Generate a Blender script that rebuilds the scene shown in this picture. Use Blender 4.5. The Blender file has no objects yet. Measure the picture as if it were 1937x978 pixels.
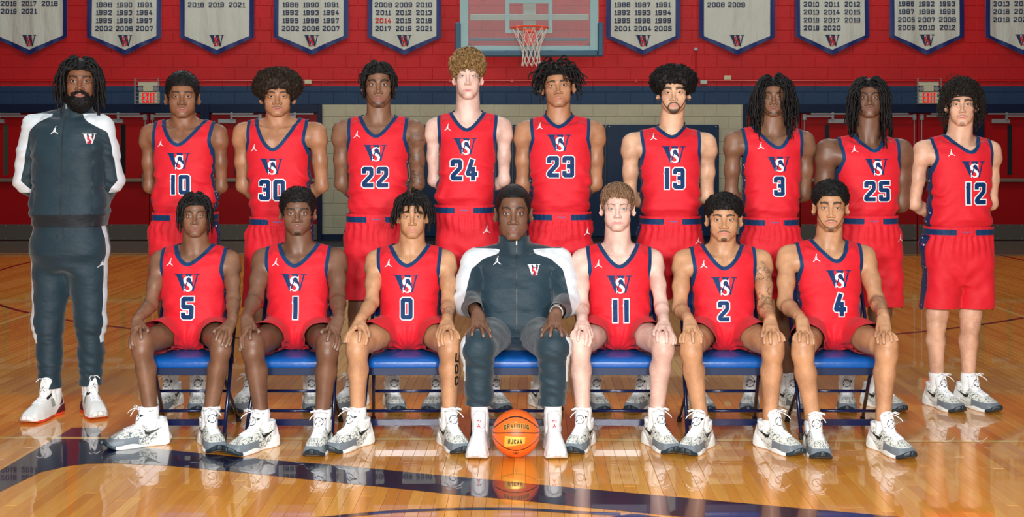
import bpy, math, random, numpy as np
from mathutils import Vector, Matrix
from mathutils.bvhtree import BVHTree

# ---------------------------------------------------------------- camera, world, lights, exposure
SC = bpy.context.scene
COL = SC.collection
F = 2370.0          # focal length in pixels of the 1937 px wide frame
CH = 1.59           # camera height
HY = 272.0          # horizon row
CX = 968.5
cam_d = bpy.data.cameras.new('camera')
cam = bpy.data.objects.new('camera', cam_d)
COL.objects.link(cam)
cam.location = (0, 0, CH)
cam.rotation_euler = (math.pi / 2, 0, 0)
cam_d.sensor_width = 36.0
cam_d.lens = F / 1937 * 36
cam_d.shift_y = -(489 - HY) / 1937
cam_d.clip_start = 0.05
cam_d.clip_end = 80
SC.camera = cam
SC.view_settings.view_transform = 'Standard'
SC.view_settings.look = 'None'
SC.view_settings.gamma = 1
SC.view_settings.exposure = 0.0
try:
    SC.view_settings.use_curve_mapping = False
except Exception:
    pass
wd = bpy.data.worlds.new('gym_ambient')
SC.world = wd
wd.use_nodes = True
wd.node_tree.nodes['Background'].inputs[0].default_value = (0.86, 0.93, 1.0, 1)
wd.node_tree.nodes['Background'].inputs[1].default_value = 0.15


def area(name, loc, target, sx, sy, power, col=(1, 1, 1)):
    l = bpy.data.lights.new(name, 'AREA')
    l.shape = 'RECTANGLE'
    l.size, l.size_y = sx, sy
    l.energy = power
    l.color = col
    o = bpy.data.objects.new(name, l)
    COL.objects.link(o)
    o.location = loc
    d = Vector(target) - Vector(loc)
    o.rotation_euler = d.to_track_quat('-Z', 'Y').to_euler()
    return o


area('flash_softbox', (-1.1, 0.2, 2.1), (-0.9, 7.6, 1.0), 0.7, 0.5, 280, (1.0, 0.985, 0.96))
area('flash_softbox', (1.1, 0.2, 2.1), (0.9, 7.6, 1.0), 0.7, 0.5, 280, (1.0, 0.985, 0.96))
area('flash_head', (0.0, -0.4, 2.5), (0, 20, 2.6), 0.6, 0.5, 160, (1.0, 0.98, 0.97))
for gx in (-5.5, 0.0, 5.5):
    for gy in (4.5, 11.0, 17.0):
        area('gym_ceiling_light', (gx, gy, 8.2), (gx, gy, 0), 1.3, 1.3, 70 if gy < 16 else 190, (0.93, 1.0, 0.98))


def W(px, py, d):
    """world point seen at a pixel at depth d"""
    s = F / d
    return np.array([(px - CX) / s, d, CH - (py - HY) / s])


def S2L(r, g, b):
    f = lambda c: ((c / 255 + 0.055) / 1.055) ** 2.4 if c > 10 else c / 255 / 12.92
    return (f(r), f(g), f(b))


# ---------------------------------------------------------------- materials
class NT:
    def __init__(s, name):
        s.m = bpy.data.materials.new(name)
        s.m.use_nodes = True
        s.t = s.m.node_tree
        s.b = s.t.nodes['Principled BSDF']

    def n(s, typ, **kw):
        x = s.t.nodes.new('ShaderNode' + typ)
        for k, v in kw.items():
            setattr(x, k, v)
        return x

    def l(s, a, b):
        s.t.links.new(a, b)

    def put(s, sock, v):
        if hasattr(v, 'is_output') or hasattr(v, 'links'):
            s.l(v, sock)
        else:
            sock.default_value = v

    def math(s, op, a, b=0.0, c=0.0):
        x = s.n('Math', operation=op)
        s.put(x.inputs[0], a)
        s.put(x.inputs[1], b)
        s.put(x.inputs[2], c)
        return x.outputs[0]

    def ramp(s, v, lo, hi):
        """0 below lo, 1 above hi (lo may be above hi)"""
        x = s.n('MapRange', interpolation_type='SMOOTHSTEP')
        s.put(x.inputs['Value'], v)
        x.inputs['From Min'].default_value = lo
        x.inputs['From Max'].default_value = hi
        return x.outputs[0]

    def mix(s, fac, a, b):
        x = s.n('Mix', data_type='RGBA')
        s.put(x.inputs[0], fac)
        for i, v in ((6, a), (7, b)):
            if isinstance(v, tuple) and len(v) == 3:
                v = v + (1,)
            s.put(x.inputs[i], v)
        return x.outputs[2]

    def mulc(s, fac, a, b):
        x = s.n('Mix', data_type='RGBA', blend_type='MULTIPLY')
        s.put(x.inputs[0], fac)
        for i, v in ((6, a), (7, b)):
            if isinstance(v, tuple) and len(v) == 3:
                v = v + (1,)
            s.put(x.inputs[i], v)
        return x.outputs[2]

    def attr(s, name):
        return s.n('Attribute', attribute_name=name).outputs['Fac']

    def coord(s, which='Object'):
        return s.n('TexCoord').outputs[which]

    def noise(s, scale, detail=3, rough=0.5, vec=None, out='Fac'):
        x = s.n('TexNoise')
        x.inputs['Scale'].default_value = scale
        x.inputs['Detail'].default_value = detail
        x.inputs['Roughness'].default_value = rough
        s.l(vec if vec is not None else s.coord(), x.inputs['Vector'])
        return x.outputs[out]

    def stretch(s, sc, vec=None):
        x = s.n('Mapping')
        x.inputs['Scale'].default_value = sc
        s.l(vec if vec is not None else s.coord(), x.inputs['Vector'])
        return x.outputs[0]

    def bump(s, h, strength=0.3, dist=0.01):
        x = s.n('Bump')
        x.inputs['Strength'].default_value = strength
        x.inputs['Distance'].default_value = dist
        s.l(h, x.inputs['Height'])
        s.l(x.outputs[0], s.b.inputs['Normal'])

    def set(s, **kw):
        names = dict(col='Base Color', rough='Roughness', metal='Metallic', spec='Specular IOR Level',
                     coat='Coat Weight', coatr='Coat Roughness', sheen='Sheen Weight', trans='Transmission Weight',
                     alpha='Alpha', emis='Emission Strength', emc='Emission Color', sss='Subsurface Weight', ior='IOR')
        for k, v in kw.items():
            if isinstance(v, tuple) and len(v) == 3:
                v = v + (1,)
            s.put(s.b.inputs[names[k]], v)
        return s.m


def simple(name, col, rough=0.5, metal=0.0, **kw):
    return NT(name).set(col=col, rough=rough, metal=metal, **kw)


M = {}
NAVY = S2L(10, 50, 92)
RED = S2L(212, 22, 38)


# ---------------------------------------------------------------- mesh helpers
def mesh_from(name, V, Fs, attrs=None, smooth=True, mats=None, fmat=None):
    """Fs: list of (k, 3|4) int arrays"""
    me = bpy.data.meshes.new(name)
    V = np.asarray(V, dtype=np.float32)
    Fs = [np.asarray(f, dtype=np.int32) for f in Fs if len(f)]
    me.vertices.add(len(V))
    me.vertices.foreach_set('co', V.ravel())
    if Fs:
        loops = np.concatenate([f.ravel() for f in Fs])
        tot = np.concatenate([np.full(len(f), f.shape[1], dtype=np.int32) for f in Fs])
        start = np.concatenate([[0], np.cumsum(tot)[:-1]]).astype(np.int32)
        me.loops.add(len(loops))
        me.loops.foreach_set('vertex_index', loops)
        me.polygons.add(len(tot))
        me.polygons.foreach_set('loop_start', start)
        try:
            me.polygons.foreach_set('loop_total', tot)
        except Exception:
            pass
        me.polygons.foreach_set('use_smooth', np.full(len(tot), smooth, dtype=bool))
        if fmat is not None:
            me.polygons.foreach_set('material_index', np.asarray(fmat, dtype=np.int32))
    if attrs:
        for k, a in attrs.items():
            at = me.attributes.new(k, 'FLOAT', 'POINT')
            at.data.foreach_set('value', np.asarray(a, dtype=np.float32))
    for m in (mats or []):
        me.materials.append(m)
    me.update(calc_edges=True)
    return me


def obj(name, me, parent=None, loc=None, **props):
    o = bpy.data.objects.new(name, me)
    COL.objects.link(o)
    if parent is not None:
        o.parent = parent
    if loc is not None:
        o.location = loc
    for k, v in props.items():
        o[k] = v
    return o


def thing(name, label, cat, loc=(0, 0, 0), group=None, rz=0.0):
    o = obj(name, None)
    o.location = loc
    o.rotation_euler = (0, 0, rz)
    o['label'] = label
    o['category'] = cat
    if group:
        o['group'] = group
    return o


class MB:
    """collects simple shapes into one mesh"""

    def __init__(s):
        s.v = []
        s.f3 = []
        s.f4 = []
        s.n = 0

    def add(s, V, F):
        V = np.asarray(V, float)
        for f in F:
            f = [i + s.n for i in f]
            if len(f) == 3:
                s.f3.append(f)
            elif len(f) == 4:
                s.f4.append(f)
            else:
                for i in range(1, len(f) - 1):
                    s.f3.append([f[0], f[i], f[i + 1]])
        s.v.append(V)
        s.n += len(V)
        return s

    def box(s, lo, hi, bev=0.0):
        x0, y0, z0 = lo
        x1, y1, z1 = hi
        if bev <= 0:
            V = [(x, y, z) for x in (x0, x1) for y in (y0, y1) for z in (z0, z1)]
            F = [(0, 1, 3, 2), (4, 6, 7, 5), (0, 4, 5, 1), (2, 3, 7, 6), (0, 2, 6, 4), (1, 5, 7, 3)]
            return s.add(V, F)
        c = (np.array(lo) + np.array(hi)) / 2
        h = (np.array(hi, float) - np.array(lo)) / 2
        V = []
        idx = {}
        for sx in (-1, 1):
            for sy in (-1, 1):
                for sz in (-1, 1):
                    for ax in range(3):
                        sg = np.array([sx, sy, sz], float)
                        p = sg * (h - bev)
                        p[ax] = sg[ax] * h[ax]
                        idx[(sx, sy, sz, ax)] = len(V)
                        V.append(c + p)
        F = []
        for ax in range(3):
            a1, a2 = (ax + 1) % 3, (ax + 2) % 3
            for sg in (-1, 1):
                q = []
                for (u, w) in ((-1, -1), (1, -1), (1, 1), (-1, 1)):
                    k = [0, 0, 0]
                    k[ax] = sg
                    k[a1] = u
                    k[a2] = w
                    q.append(idx[(k[0], k[1], k[2], ax)])
                F.append(q if sg > 0 else q[::-1])
        for ax in range(3):
            a1, a2 = (ax + 1) % 3, (ax + 2) % 3
            for u in (-1, 1):
                for w in (-1, 1):
                    ks = []
                    for e in (-1, 1):
                        k = [0, 0, 0]
                        k[ax] = e
                        k[a1] = u
                        k[a2] = w
                        ks.append(tuple(k))
                    q = [idx[ks[0] + (a1,)], idx[ks[1] + (a1,)], idx[ks[1] + (a2,)], idx[ks[0] + (a2,)]]
                    F.append(q if u * w < 0 else q[::-1])
        for sx in (-1, 1):
            for sy in (-1, 1):
                for sz in (-1, 1):
                    q = [idx[(sx, sy, sz, a)] for a in range(3)]
                    F.append(q if sx * sy * sz > 0 else q[::-1])
        return s.add(V, F)

    def tube(s, pts, r, n=8, caps=True, closed=False):
        P = np.asarray(pts, float)
        k = len(P)
        R = np.full(k, r) if np.isscalar(r) else np.asarray(r, float)
        V = np.zeros((k * n, 3))
        up = None
        for i in range(k):
            if closed:
                t = P[(i + 1) % k] - P[(i - 1) % k]
            else:
                t = P[min(i + 1, k - 1)] - P[max(i - 1, 0)]
            t = t / (np.linalg.norm(t) + 1e-9)
            if up is None:
                up = np.array([0, 0, 1.0]) if abs(t[2]) < 0.9 else np.array([1.0, 0, 0])
            a = np.cross(t, up)
            a /= np.linalg.norm(a) + 1e-9
            b = np.cross(a, t)
            up = b
            for j in range(n):
                an = 2 * math.pi * j / n
                V[i * n + j] = P[i] + R[i] * (math.cos(an) * a + math.sin(an) * b)
        F = []
        for i in range(k if closed else k - 1):
            for j in range(n):
                i2 = (i + 1) % k
                F.append((i * n + j, i * n + (j + 1) % n, i2 * n + (j + 1) % n, i2 * n + j))
        if caps and not closed:
            F.append(tuple(range(n))[::-1])
            F.append(tuple((k - 1) * n + j for j in range(n)))
        return s.add(V, F)

    def prism(s, poly, y0, y1):
        """polygon in (x,z), extruded in y; convex or fan-friendly outline"""
        n = len(poly)
        V = [(x, y0, z) for x, z in poly] + [(x, y1, z) for x, z in poly]
        F = [tuple(range(n)), tuple(range(2 * n - 1, n - 1, -1))]
        for i in range(n):
            j = (i + 1) % n
            F.append((i, n + i, n + j, j))
        return s.add(V, F)

    def sphere(s, c, r, nu=12, nv=8):
        V = []
        F = []
        r = np.array([r, r, r] if np.isscalar(r) else r, float)
        for i in range(nv + 1):
            th = math.pi * i / nv
            for j in range(nu):
                ph = 2 * math.pi * j / nu
                V.append(np.array(c) + r * np.array([math.sin(th) * math.cos(ph), math.sin(th) * math.sin(ph), math.cos(th)]))
        for i in range(nv):
            for j in range(nu):
                F.append((i * nu + j, (i + 1) * nu + j, (i + 1) * nu + (j + 1) % nu, i * nu + (j + 1) % nu))
        return s.add(V, F)

    def mesh(s, name, mat, smooth=False, M4=None):
        V = np.concatenate(s.v) if s.v else np.zeros((0, 3))
        if M4 is not None:
            V = V @ np.array(M4)[:3, :3].T + np.array(M4)[:3, 3]
        return mesh_from(name, V, [np.array(s.f3).reshape(-1, 3), np.array(s.f4).reshape(-1, 4)], smooth=smooth,
                         mats=[mat] if mat else None)

    def obj(s, name, mat, parent=None, smooth=False, loc=None, **props):
        return obj(name, s.mesh(name, mat, smooth), parent, loc, **props)


def rot2(a):
    return np.array([[math.cos(a), -math.sin(a)], [math.sin(a), math.cos(a)]])


# ---------------------------------------------------------------- glyphs made of strokes
D_ = {
    '0': [[(0, 0), (1, 0), (1, 1), (0, 1), 'c']],
    '1': [[(.62, 0), (.62, 1)], [(.42, .82), (.62, .88)]],
    '2': [[(0, .84), (0, 1), (1, 1), (1, .62), (.0, .14), (0, 0), (1, 0)]],
    '3': [[(0, .87), (0, 1), (1, 1), (1, 0), (0, 0), (0, .13)], [(.58, .52), (1, .52)]],
    '4': [[(.55, 1), (0, .25), (1, .25)], [(.72, .55), (.72, 0)]],
    '5': [[(1, 1), (0, 1), (0, .56), (1, .56), (1, 0), (0, 0), (0, .13)]],
    '6': [[(1, .78), (1, 1), (0, 1), (0, 0), (1, 0), (1, .54), (0, .54)]],
    '7': [[(0, .85), (0, 1), (1, 1), (.42, 0)]],
    '8': [[(0, 0), (1, 0), (1, 1), (0, 1), 'c'], [(0, .52), (1, .52)]],
    '9': [[(0, .14), (0, 0), (1, 0), (1, 1), (0, 1), (0, .46), (1, .46)]],
    'E': [[(1, 0), (0, 0), (0, 1), (1, 1)], [(0, .5), (.8, .5)]],
    'X': [[(0, 0), (1, 1)], [(0, 1), (1, 0)]],
    'I': [[(.5, 0), (.5, 1)]],
    'T': [[(.5, 0), (.5, 1)], [(0, 1), (1, 1)]],
    'S': [[(1, .78), (.9, 1), (.1, 1), (0, .85), (.05, .62), (.95, .4), (1, .15), (.9, 0), (.1, 0), (0, .22)]],
    'P': [[(0, 0), (0, 1), (.9, 1), (1, .85), (1, .6), (.9, .45), (0, .45)]],
    'A': [[(0, 0), (.5, 1), (1, 0)], [(.2, .35), (.8, .35)]],
    'L': [[(0, 1), (0, 0), (1, 0)]],
    'D': [[(0, 0), (0, 1), (.7, 1), (1, .75), (1, .25), (.7, 0), 'c']],
    'N': [[(0, 0), (0, 1), (1, 0), (1, 1)]],
    'G': [[(1, .8), (.85, 1), (.15, 1), (0, .8), (0, .2), (.15, 0), (1, 0), (1, .45), (.6, .45)]],
    'J': [[(1, 1), (1, .15), (.85, 0), (.1, 0), (0, .2)]],
    'C': [[(1, .8), (.85, 1), (.15, 1), (0, .8), (0, .2), (.15, 0), (.85, 0), (1, .2)]],
}


def chamfer(pts, closed, c):
    """cut right-angle corners by c"""
    P = [np.array(p, float) for p in pts]
    n = len(P)
    out = []
    for i in range(n):
        if not closed and i in (0, n - 1):
            out.append(P[i])
            continue
        a, b, d = P[(i - 1) % n], P[i], P[(i + 1) % n]
        u, v = a - b, d - b
        lu, lv = np.linalg.norm(u), np.linalg.norm(v)
        cs = np.dot(u, v) / (lu * lv + 1e-9)
        k = min(c, lu * 0.45, lv * 0.45)
        if abs(cs) < 0.75 and k > 1e-5:
            out += [b + u / lu * k, b + v / lv * k]
        else:
            out.append(b)
    return out


def stroke(pts, w, closed=False, cap=True):
    """list of quads (4 x 2D) along a polyline"""
    P = [np.array(p, float) for p in pts]
    n = len(P)
    ws = [w] * n if np.isscalar(w) else list(w)
    if not closed and cap is True:
        u = P[0] - P[1]
        P[0] = P[0] + u / (np.linalg.norm(u) + 1e-9) * ws[0] / 2
        u = P[-1] - P[-2]
        P[-1] = P[-1] + u / (np.linalg.norm(u) + 1e-9) * ws[-1] / 2
    L, R = [], []
    for i in range(n):
        if closed or 0 < i < n - 1:
            a = P[i] - P[(i - 1) % n]
            b = P[(i + 1) % n] - P[i]
        elif i == 0:
            a = b = P[1] - P[0]
        else:
            a = b = P[-1] - P[-2]
        a = a / (np.linalg.norm(a) + 1e-9)
        b = b / (np.linalg.norm(b) + 1e-9)
        t = a + b
        t = t / (np.linalg.norm(t) + 1e-9)
        nrm = np.array([-t[1], t[0]])
        cs = max(0.5, abs(np.dot(nrm, np.array([-a[1], a[0]]))))
        h = ws[i] / 2 / cs
        L.append(P[i] + nrm * h)
        R.append(P[i] - nrm * h)
    q = []
    for i in range(n if closed else n - 1):
        j = (i + 1) % n
        q.append((L[i], R[i], R[j], L[j]))
    return q


def glyph(ch, x, y, w, h, st, extra=0.0, ch_c=0.22, slant=0.0, serif=0.0):
    out = []
    for line in (D_[ch] if ch != '1' or serif > 0 else D_[ch][:1]):
        closed = line[-1] == 'c'
        pts = [p for p in line if p != 'c']
        iw, ih = w - st, h - st
        P = [(st / 2 + px * iw, st / 2 + py * ih) for px, py in pts]
        P = chamfer(P, closed, ch_c * st * 1.6)
        qs = stroke(P, st + extra * 2, closed, cap=True if extra == 0 else True)
        out += qs
    if serif == 0 and ch == '1':
        xx, e_ = w * .62 - st * .32, extra
        out.append(tuple(np.array(p) for p in ((xx - st * .42 - e_, h * .74 - e_), (xx, h * .74 - e_), (xx, h + e_), (xx - st * .10 - e_, h + e_))))
    if serif > 0 and ch == '1':
        out += stroke([(w * .62 - serif, st * .3), (w * .62 + serif, st * .3)], st * .6 + extra * 2)
    return [tuple(np.array([x + p[0] + slant * p[1], y + p[1]]) for p in q) for q in out]


def text_quads(txt, h, wr=0.62, stf=0.2, gap=0.14, extra=0.0, slant=0.0, serif=0.0, chc=0.22):
    """returns quads with the text centred on x = 0, base y = 0"""
    w = h * wr
    st = h * stf
    x = 0
    out = []
    ws = []
    for c in txt:
        cw = w if c not in '1I ' else (w * 0.62 if c != ' ' else w)
        ws.append(cw)
    tot = sum(ws) + gap * h * (len(txt) - 1)
    x = -tot / 2
    for c, cw in zip(txt, ws):
        if c != ' ':
            ox = x if c not in '1' else x - w * 0.2
            if c == 'I':
                ox = x - (w - cw) / 2
            out += glyph(c, ox, 0, w, h, st, extra, chc, slant=slant, serif=serif * h)
        x += cw + gap * h
    return out


def Wletter(w, h, e=0.0):
    """serif W, unit box scaled; returns quads"""
    q = []
    Q = lambda *p: q.append(tuple(np.array([a * w, b * h]) for a, b in p))
    t = 0.055
    Q((.03, .97), (.29, .97), (.425, .0), (.335, .0))
    Q((.345, .0), (.405, .0), (.60, .84), (.53, .84))
    Q((.42, .97), (.67, .97), (.785, .0), (.695, .0))
    Q((.715, 0), (.77, 0), (.955, .97), (.885, .97))
    Q((-.02, 1.0), (-.02, 1 - t), (.34, 1 - t), (.34, 1.0))
    Q((.385, 1.0), (.385, 1 - t), (.705, 1 - t), (.705, 1.0))
    Q((.775, 1.0), (.775, 1 - t), (1.03, 1 - t), (1.03, 1.0))
    return [tuple(p - np.array([w / 2, 0]) for p in qq) for qq in q]


def Sletter(cx, y0, w, h, e=0.0):
    path = [(.93, .66), (.90, .80), (.78, .92), (.55, .965), (.28, .92), (.13, .78), (.17, .62), (.42, .52), (.68, .42),
            (.85, .28), (.82, .12), (.62, .04), (.38, .035), (.18, .12), (.08, .26)]
    wid = [.06, .09, .10, .11, .17, .23, .26, .27, .27, .25, .2, .12, .1, .09, .06]
    P = [(cx + (a - .5) * w, y0 + b * h) for a, b in path]
    q = stroke(P, [k * w * 1.22 + e for k in wid], cap=False)
    q += stroke([(cx + .41 * w, y0 + .62 * h), (cx + .41 * w, y0 + 1.0 * h)], .09 * w + e, cap=False)
    q += stroke([(cx - .43 * w, y0 + .0 * h), (cx - .43 * w, y0 + .34 * h)], .09 * w + e, cap=False)
    return q


def leaper(h):
    """small leaping figure mark with an arm up and legs split"""
    q = []
    q += stroke([(.0, .34), (.05, .52), (.04, .64)], [.15, .15, .11])
    q += stroke([(.04, .62), (.08, .84), (.09, .92)], [.08, .06, .05])
    q += stroke([(.08, .93), (.10, 1.0)], .09)
    q += stroke([(.0, .62), (-.16, .46), (-.20, .40)], [.07, .05, .04])
    q += stroke([(.0, .38), (-.24, .18), (-.44, .02)], [.14, .10, .07])
    q += stroke([(.0, .38), (.24, .20), (.44, .08)], [.14, .10, .07])
    q += stroke([(-.02, .68), (-.02, .74)], .09)
    return [tuple(p * h for p in qq) for qq in q]


def swoosh(w):
    P = [(-.45, .30), (-.36, .10), (-.18, .07), (.08, .16), (.5, .36)]
    return [tuple(p * w for p in qq) for qq in stroke(P, [.01, .16, .17, .10, .01], cap=False)]


def compass_mark(r):
    n = 12
    ring = [(r * math.cos(2 * math.pi * i / n), r * math.sin(2 * math.pi * i / n)) for i in range(n)]
    q = stroke(ring, r * .18, closed=True)
    q += stroke([(-1.3 * r, -.75 * r), (1.3 * r, .75 * r)], r * .14)
    q += stroke([(1.15 * r, .45 * r), (1.35 * r, .8 * r), (.95 * r, .85 * r)], r * .25)
    q += stroke([(-.3 * r, -.5 * r), (-.1 * r, .3 * r), (.15 * r, -.3 * r), (.35 * r, .5 * r)], r * .16)
    return q


def dense_quads(quads, step):
    """subdivide 2D quads to a grid; returns V2 (N,2), F (M,4)"""
    Vs, Fs, n = [], [], 0
    for a, b, c, d in quads:
        a, b, c, d = map(np.asarray, (a, b, c, d))
        nu = max(1, int(math.ceil(max(np.linalg.norm(b - a), np.linalg.norm(c - d)) / step)))
        nv = max(1, int(math.ceil(max(np.linalg.norm(d - a), np.linalg.norm(c - b)) / step)))
        u, v = np.meshgrid(np.linspace(0, 1, nu + 1), np.linspace(0, 1, nv + 1), indexing='ij')
        u = u[..., None]
        v = v[..., None]
        P = (a * (1 - u) + b * u) * (1 - v) + (d * (1 - u) + c * u) * v
        Vs.append(P.reshape(-1, 2))
        I = np.arange((nu + 1) * (nv + 1)).reshape(nu + 1, nv + 1) + n
        Fs.append(np.stack([I[:-1, :-1], I[1:, :-1], I[1:, 1:], I[:-1, 1:]], -1).reshape(-1, 4))
        n += (nu + 1) * (nv + 1)
    return np.concatenate(Vs), np.concatenate(Fs)


def flat_print(name, quads, mat, to3d, parent=None, step=10.0, **props):
    V2, Fq = dense_quads(quads, step)
    V = np.array([to3d(p) for p in V2])
    return obj(name, mesh_from(name, V, [Fq], smooth=False, mats=[mat]), parent, **props)


def wrap_print(name, quads, mat, bvh, origin, parent=None, lift=0.0015, step=0.009, dirn=(0, 1, 0), up=(0, 0, 1), back=0.4, roll=0.0,
               off=None, **props):
    """project flat artwork on a surface given as a BVH tree, along dirn; x axis = up x -dirn"""
    V2, Fq = dense_quads(quads, step)
    qid = np.concatenate([np.full(len(dense_quads([q_], step)[0]), k_) for k_, q_ in enumerate(quads)])
    d = Vector(dirn).normalized()
    u = Vector(up)
    xa = d.cross(u).normalized()
    ya = xa.cross(d).normalized()
    o = Vector(origin)
    cr, sr = math.cos(roll), math.sin(roll)
    V = np.zeros((len(V2), 3))
    good = np.ones(len(V2), bool)
    for i, (a, b) in enumerate(V2):
        a, b = a * cr - b * sr, a * sr + b * cr
        p = o + xa * a + ya * b - d * back
        hit = bvh.ray_cast(p, d, back * 2)
        if hit[0] is None:
            good[i] = False
            continue
        nn = hit[1]
        if nn.dot(d) > 0:
            nn = -nn
        q = hit[0] + (nn * 0.5 - d * 0.5).normalized() * lift
        V[i] = q - d * (0.00012 * float(qid[i] % 12))
    ok = good[Fq].all(axis=1)
    Fq = Fq[ok]
    if len(Fq) == 0:
        return None
    if off is not None:
        V = V - off
    return obj(name, mesh_from(name, V, [Fq], smooth=True, mats=[mat]), parent, **props)
# ---------------------------------------------------------------- the hall
WD = 20.6
WS_ = F / WD
rng = random.Random(7)
CA = 0.0157


def CT(x, y, z=0.0):
    """court frame -> world (the court is turned by under a degree)"""
    return np.array([x * math.cos(CA) + y * math.sin(CA), -x * math.sin(CA) + y * math.cos(CA), z])


def PX(px):
    return (px - CX) / WS_


def PZ(py):
    return CH - (py - HY) / WS_


def mat_block(name, c1, c2=None, split=0.0):
    m = NT(name)
    pos = m.n('NewGeometry').outputs['Position']
    sep = m.n('SeparateXYZ')
    m.l(pos, sep.inputs[0])
    col = c1
    if c2 is not None:
        f = m.math('GREATER_THAN', sep.outputs[2], split)
        col = m.mix(f, c2, c1)
    n1 = m.noise(1.3, 4, 0.6, pos)
    f2 = m.ramp(n1, 0.3, 0.7)
    colv = m.mulc(0.35, col, m.mix(f2, (0.62, 0.62, 0.62), (1.15, 1.15, 1.15)))
    n2 = m.noise(70, 5, 0.7, pos)
    sp = m.ramp(n2, 0.66, 0.74)
    colv = m.mix(m.math('MULTIPLY', sp, 0.25), colv, (0.75, 0.6, 0.6))  # pinkish specks: flash glints on the gloss paint, put into the colour
    m.bump(m.noise(55, 5, 0.75, pos), 0.55, 0.012)
    return m.set(col=colv, rough=0.42, spec=0.45)


M['block'] = mat_block('painted_block_red_over_navy', S2L(182, 0, 10), S2L(0, 50, 84), PZ(163))
M['beige'] = mat_block('painted_block_beige', S2L(172, 168, 142))
M['navyp'] = simple('navy_gloss_paint', S2L(3, 24, 52), 0.4, spec=0.3)
M['doorred'] = simple('red_door_paint', S2L(152, 0, 8), 0.45, spec=0.3)
M['steel'] = simple('brushed_steel', (0.20, 0.185, 0.15), 0.42, 0.85)
M['alu'] = simple('pale_aluminium', (0.34, 0.37, 0.38), 0.4, 0.6)
M['brass'] = simple('bronze_bar', (0.24, 0.21, 0.15), 0.42, 0.6)
M['blackglass'] = simple('dark_window_glass', (0.01, 0.012, 0.012), 0.08, 0.0, coat=0.5)
M['lite'] = simple('door_window_olive', (0.05, 0.05, 0.03), 0.15, 0.0, coat=0.4)
M['bolt'] = simple('zinc_bolt', (0.5, 0.5, 0.48), 0.4, 0.8)

# ---- floor: maple strips, each its own piece near the camera
def mat_wood():
    m = NT('lacquered_maple')
    tone = m.attr('tone')
    pos = m.n('NewGeometry').outputs['Position']
    base = m.mix(m.ramp(tone, 0.0, 0.55), S2L(216, 140, 46), S2L(232, 160, 58))
    base = m.mix(m.ramp(tone, 0.62, 1.0), base, S2L(238, 174, 76))
    g = m.noise(3.0, 6, 0.65, m.stretch((26, 1.6, 1), pos))
    base = m.mulc(0.5, base, m.mix(m.ramp(g, 0.3, 0.7), (0.80, 0.72, 0.6), (1.1, 1.08, 1.04)))
    g2 = m.noise(0.5, 3, 0.5, pos)
    base = m.mulc(0.35, base, m.mix(m.ramp(g2, 0.35, 0.65), (0.86, 0.74, 0.6), (1.05, 1.05, 1.05)))
    b = m.noise(2.2, 2, 0.5, m.stretch((1.4, 0.6, 1), pos))
    m.bump(b, 0.10, 0.01)
    return m.set(col=base, rough=0.28, coat=1.0, coatr=0.025, spec=0.4)


def mat_floorpaint(name, col):
    m = NT(name)
    pos = m.n('NewGeometry').outputs['Position']
    b = m.noise(2.2, 2, 0.5, m.stretch((1.4, 0.6, 1), pos))
    m.bump(b, 0.10, 0.01)
    return m.set(col=col, rough=0.3, coat=1.0, coatr=0.02)


M['wood'] = mat_wood()
M['fp_navy'] = mat_floorpaint('court_paint_navy', S2L(2, 14, 50))
M['fp_maroon'] = mat_floorpaint('court_paint_maroon', S2L(72, 12, 26))
M['fp_yellow'] = mat_floorpaint('court_paint_straw', S2L(236, 196, 110))
M['fp_dark'] = mat_floorpaint('court_edge_floor', S2L(84, 74, 56))

floor = obj('floor', MB().box((-12.2, -3.0, -0.06), (12.2, 20.9, -0.019)).mesh('floor', simple('subfloor', (0.10, 0.05, 0.015), 0.8)))
floor['kind'] = 'structure'
PWID = 0.0572
cand = []
x = -12.1
ci = 0
while x < 12.3:
    y = 3.0 + rng.random() * 1.0
    while y < 18.1:
        L = 0.35 + rng.random() ** 1.3 * 1.5
        y1 = min(y + L, 18.1)
        c = CT(x + PWID / 2, (y + y1) / 2)
        yn = CT(x, y)[1]
        ynear = max(yn, 5.29)
        vis = CT(x, y1)[1] > 5.3 and abs(c[0]) < 0.409 * max(c[1], 5.3) + 0.06
        cand.append((ynear + (0 if vis else 100), x, y, y1, rng.random()))
        y = y1
    x += PWID
    ci += 1
cand.sort()


def plank_geo(x, y, y1, mb, tone_list, tone):
    g = 0.00055
    b = 0.0006
    tz = 0.0
    x0, x1_, ya, yb = x + g, x + PWID - g, y + g, y1 - g
    V = []
    for (xx, yy, zz) in ((x0, ya, -b), (x1_, ya, -b), (x1_, yb, -b), (x0, yb, -b),
                         (x0 + b, ya + b, tz), (x1_ - b, ya + b, tz), (x1_ - b, yb - b, tz), (x0 + b, yb - b, tz),
                         (x0, ya, -.012), (x1_, ya, -.012), (x1_, yb, -.012), (x0, yb, -.012)):
        V.append(CT(xx, yy, zz))
    mb.add(V, [(4, 5, 6, 7), (0, 1, 5, 4), (1, 2, 6, 5), (2, 3, 7, 6), (3, 0, 4, 7), (8, 9, 1, 0), (9, 10, 2, 1), (10, 11, 3, 2), (11, 8, 0, 3)])
    tone_list += [tone] * 12


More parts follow.
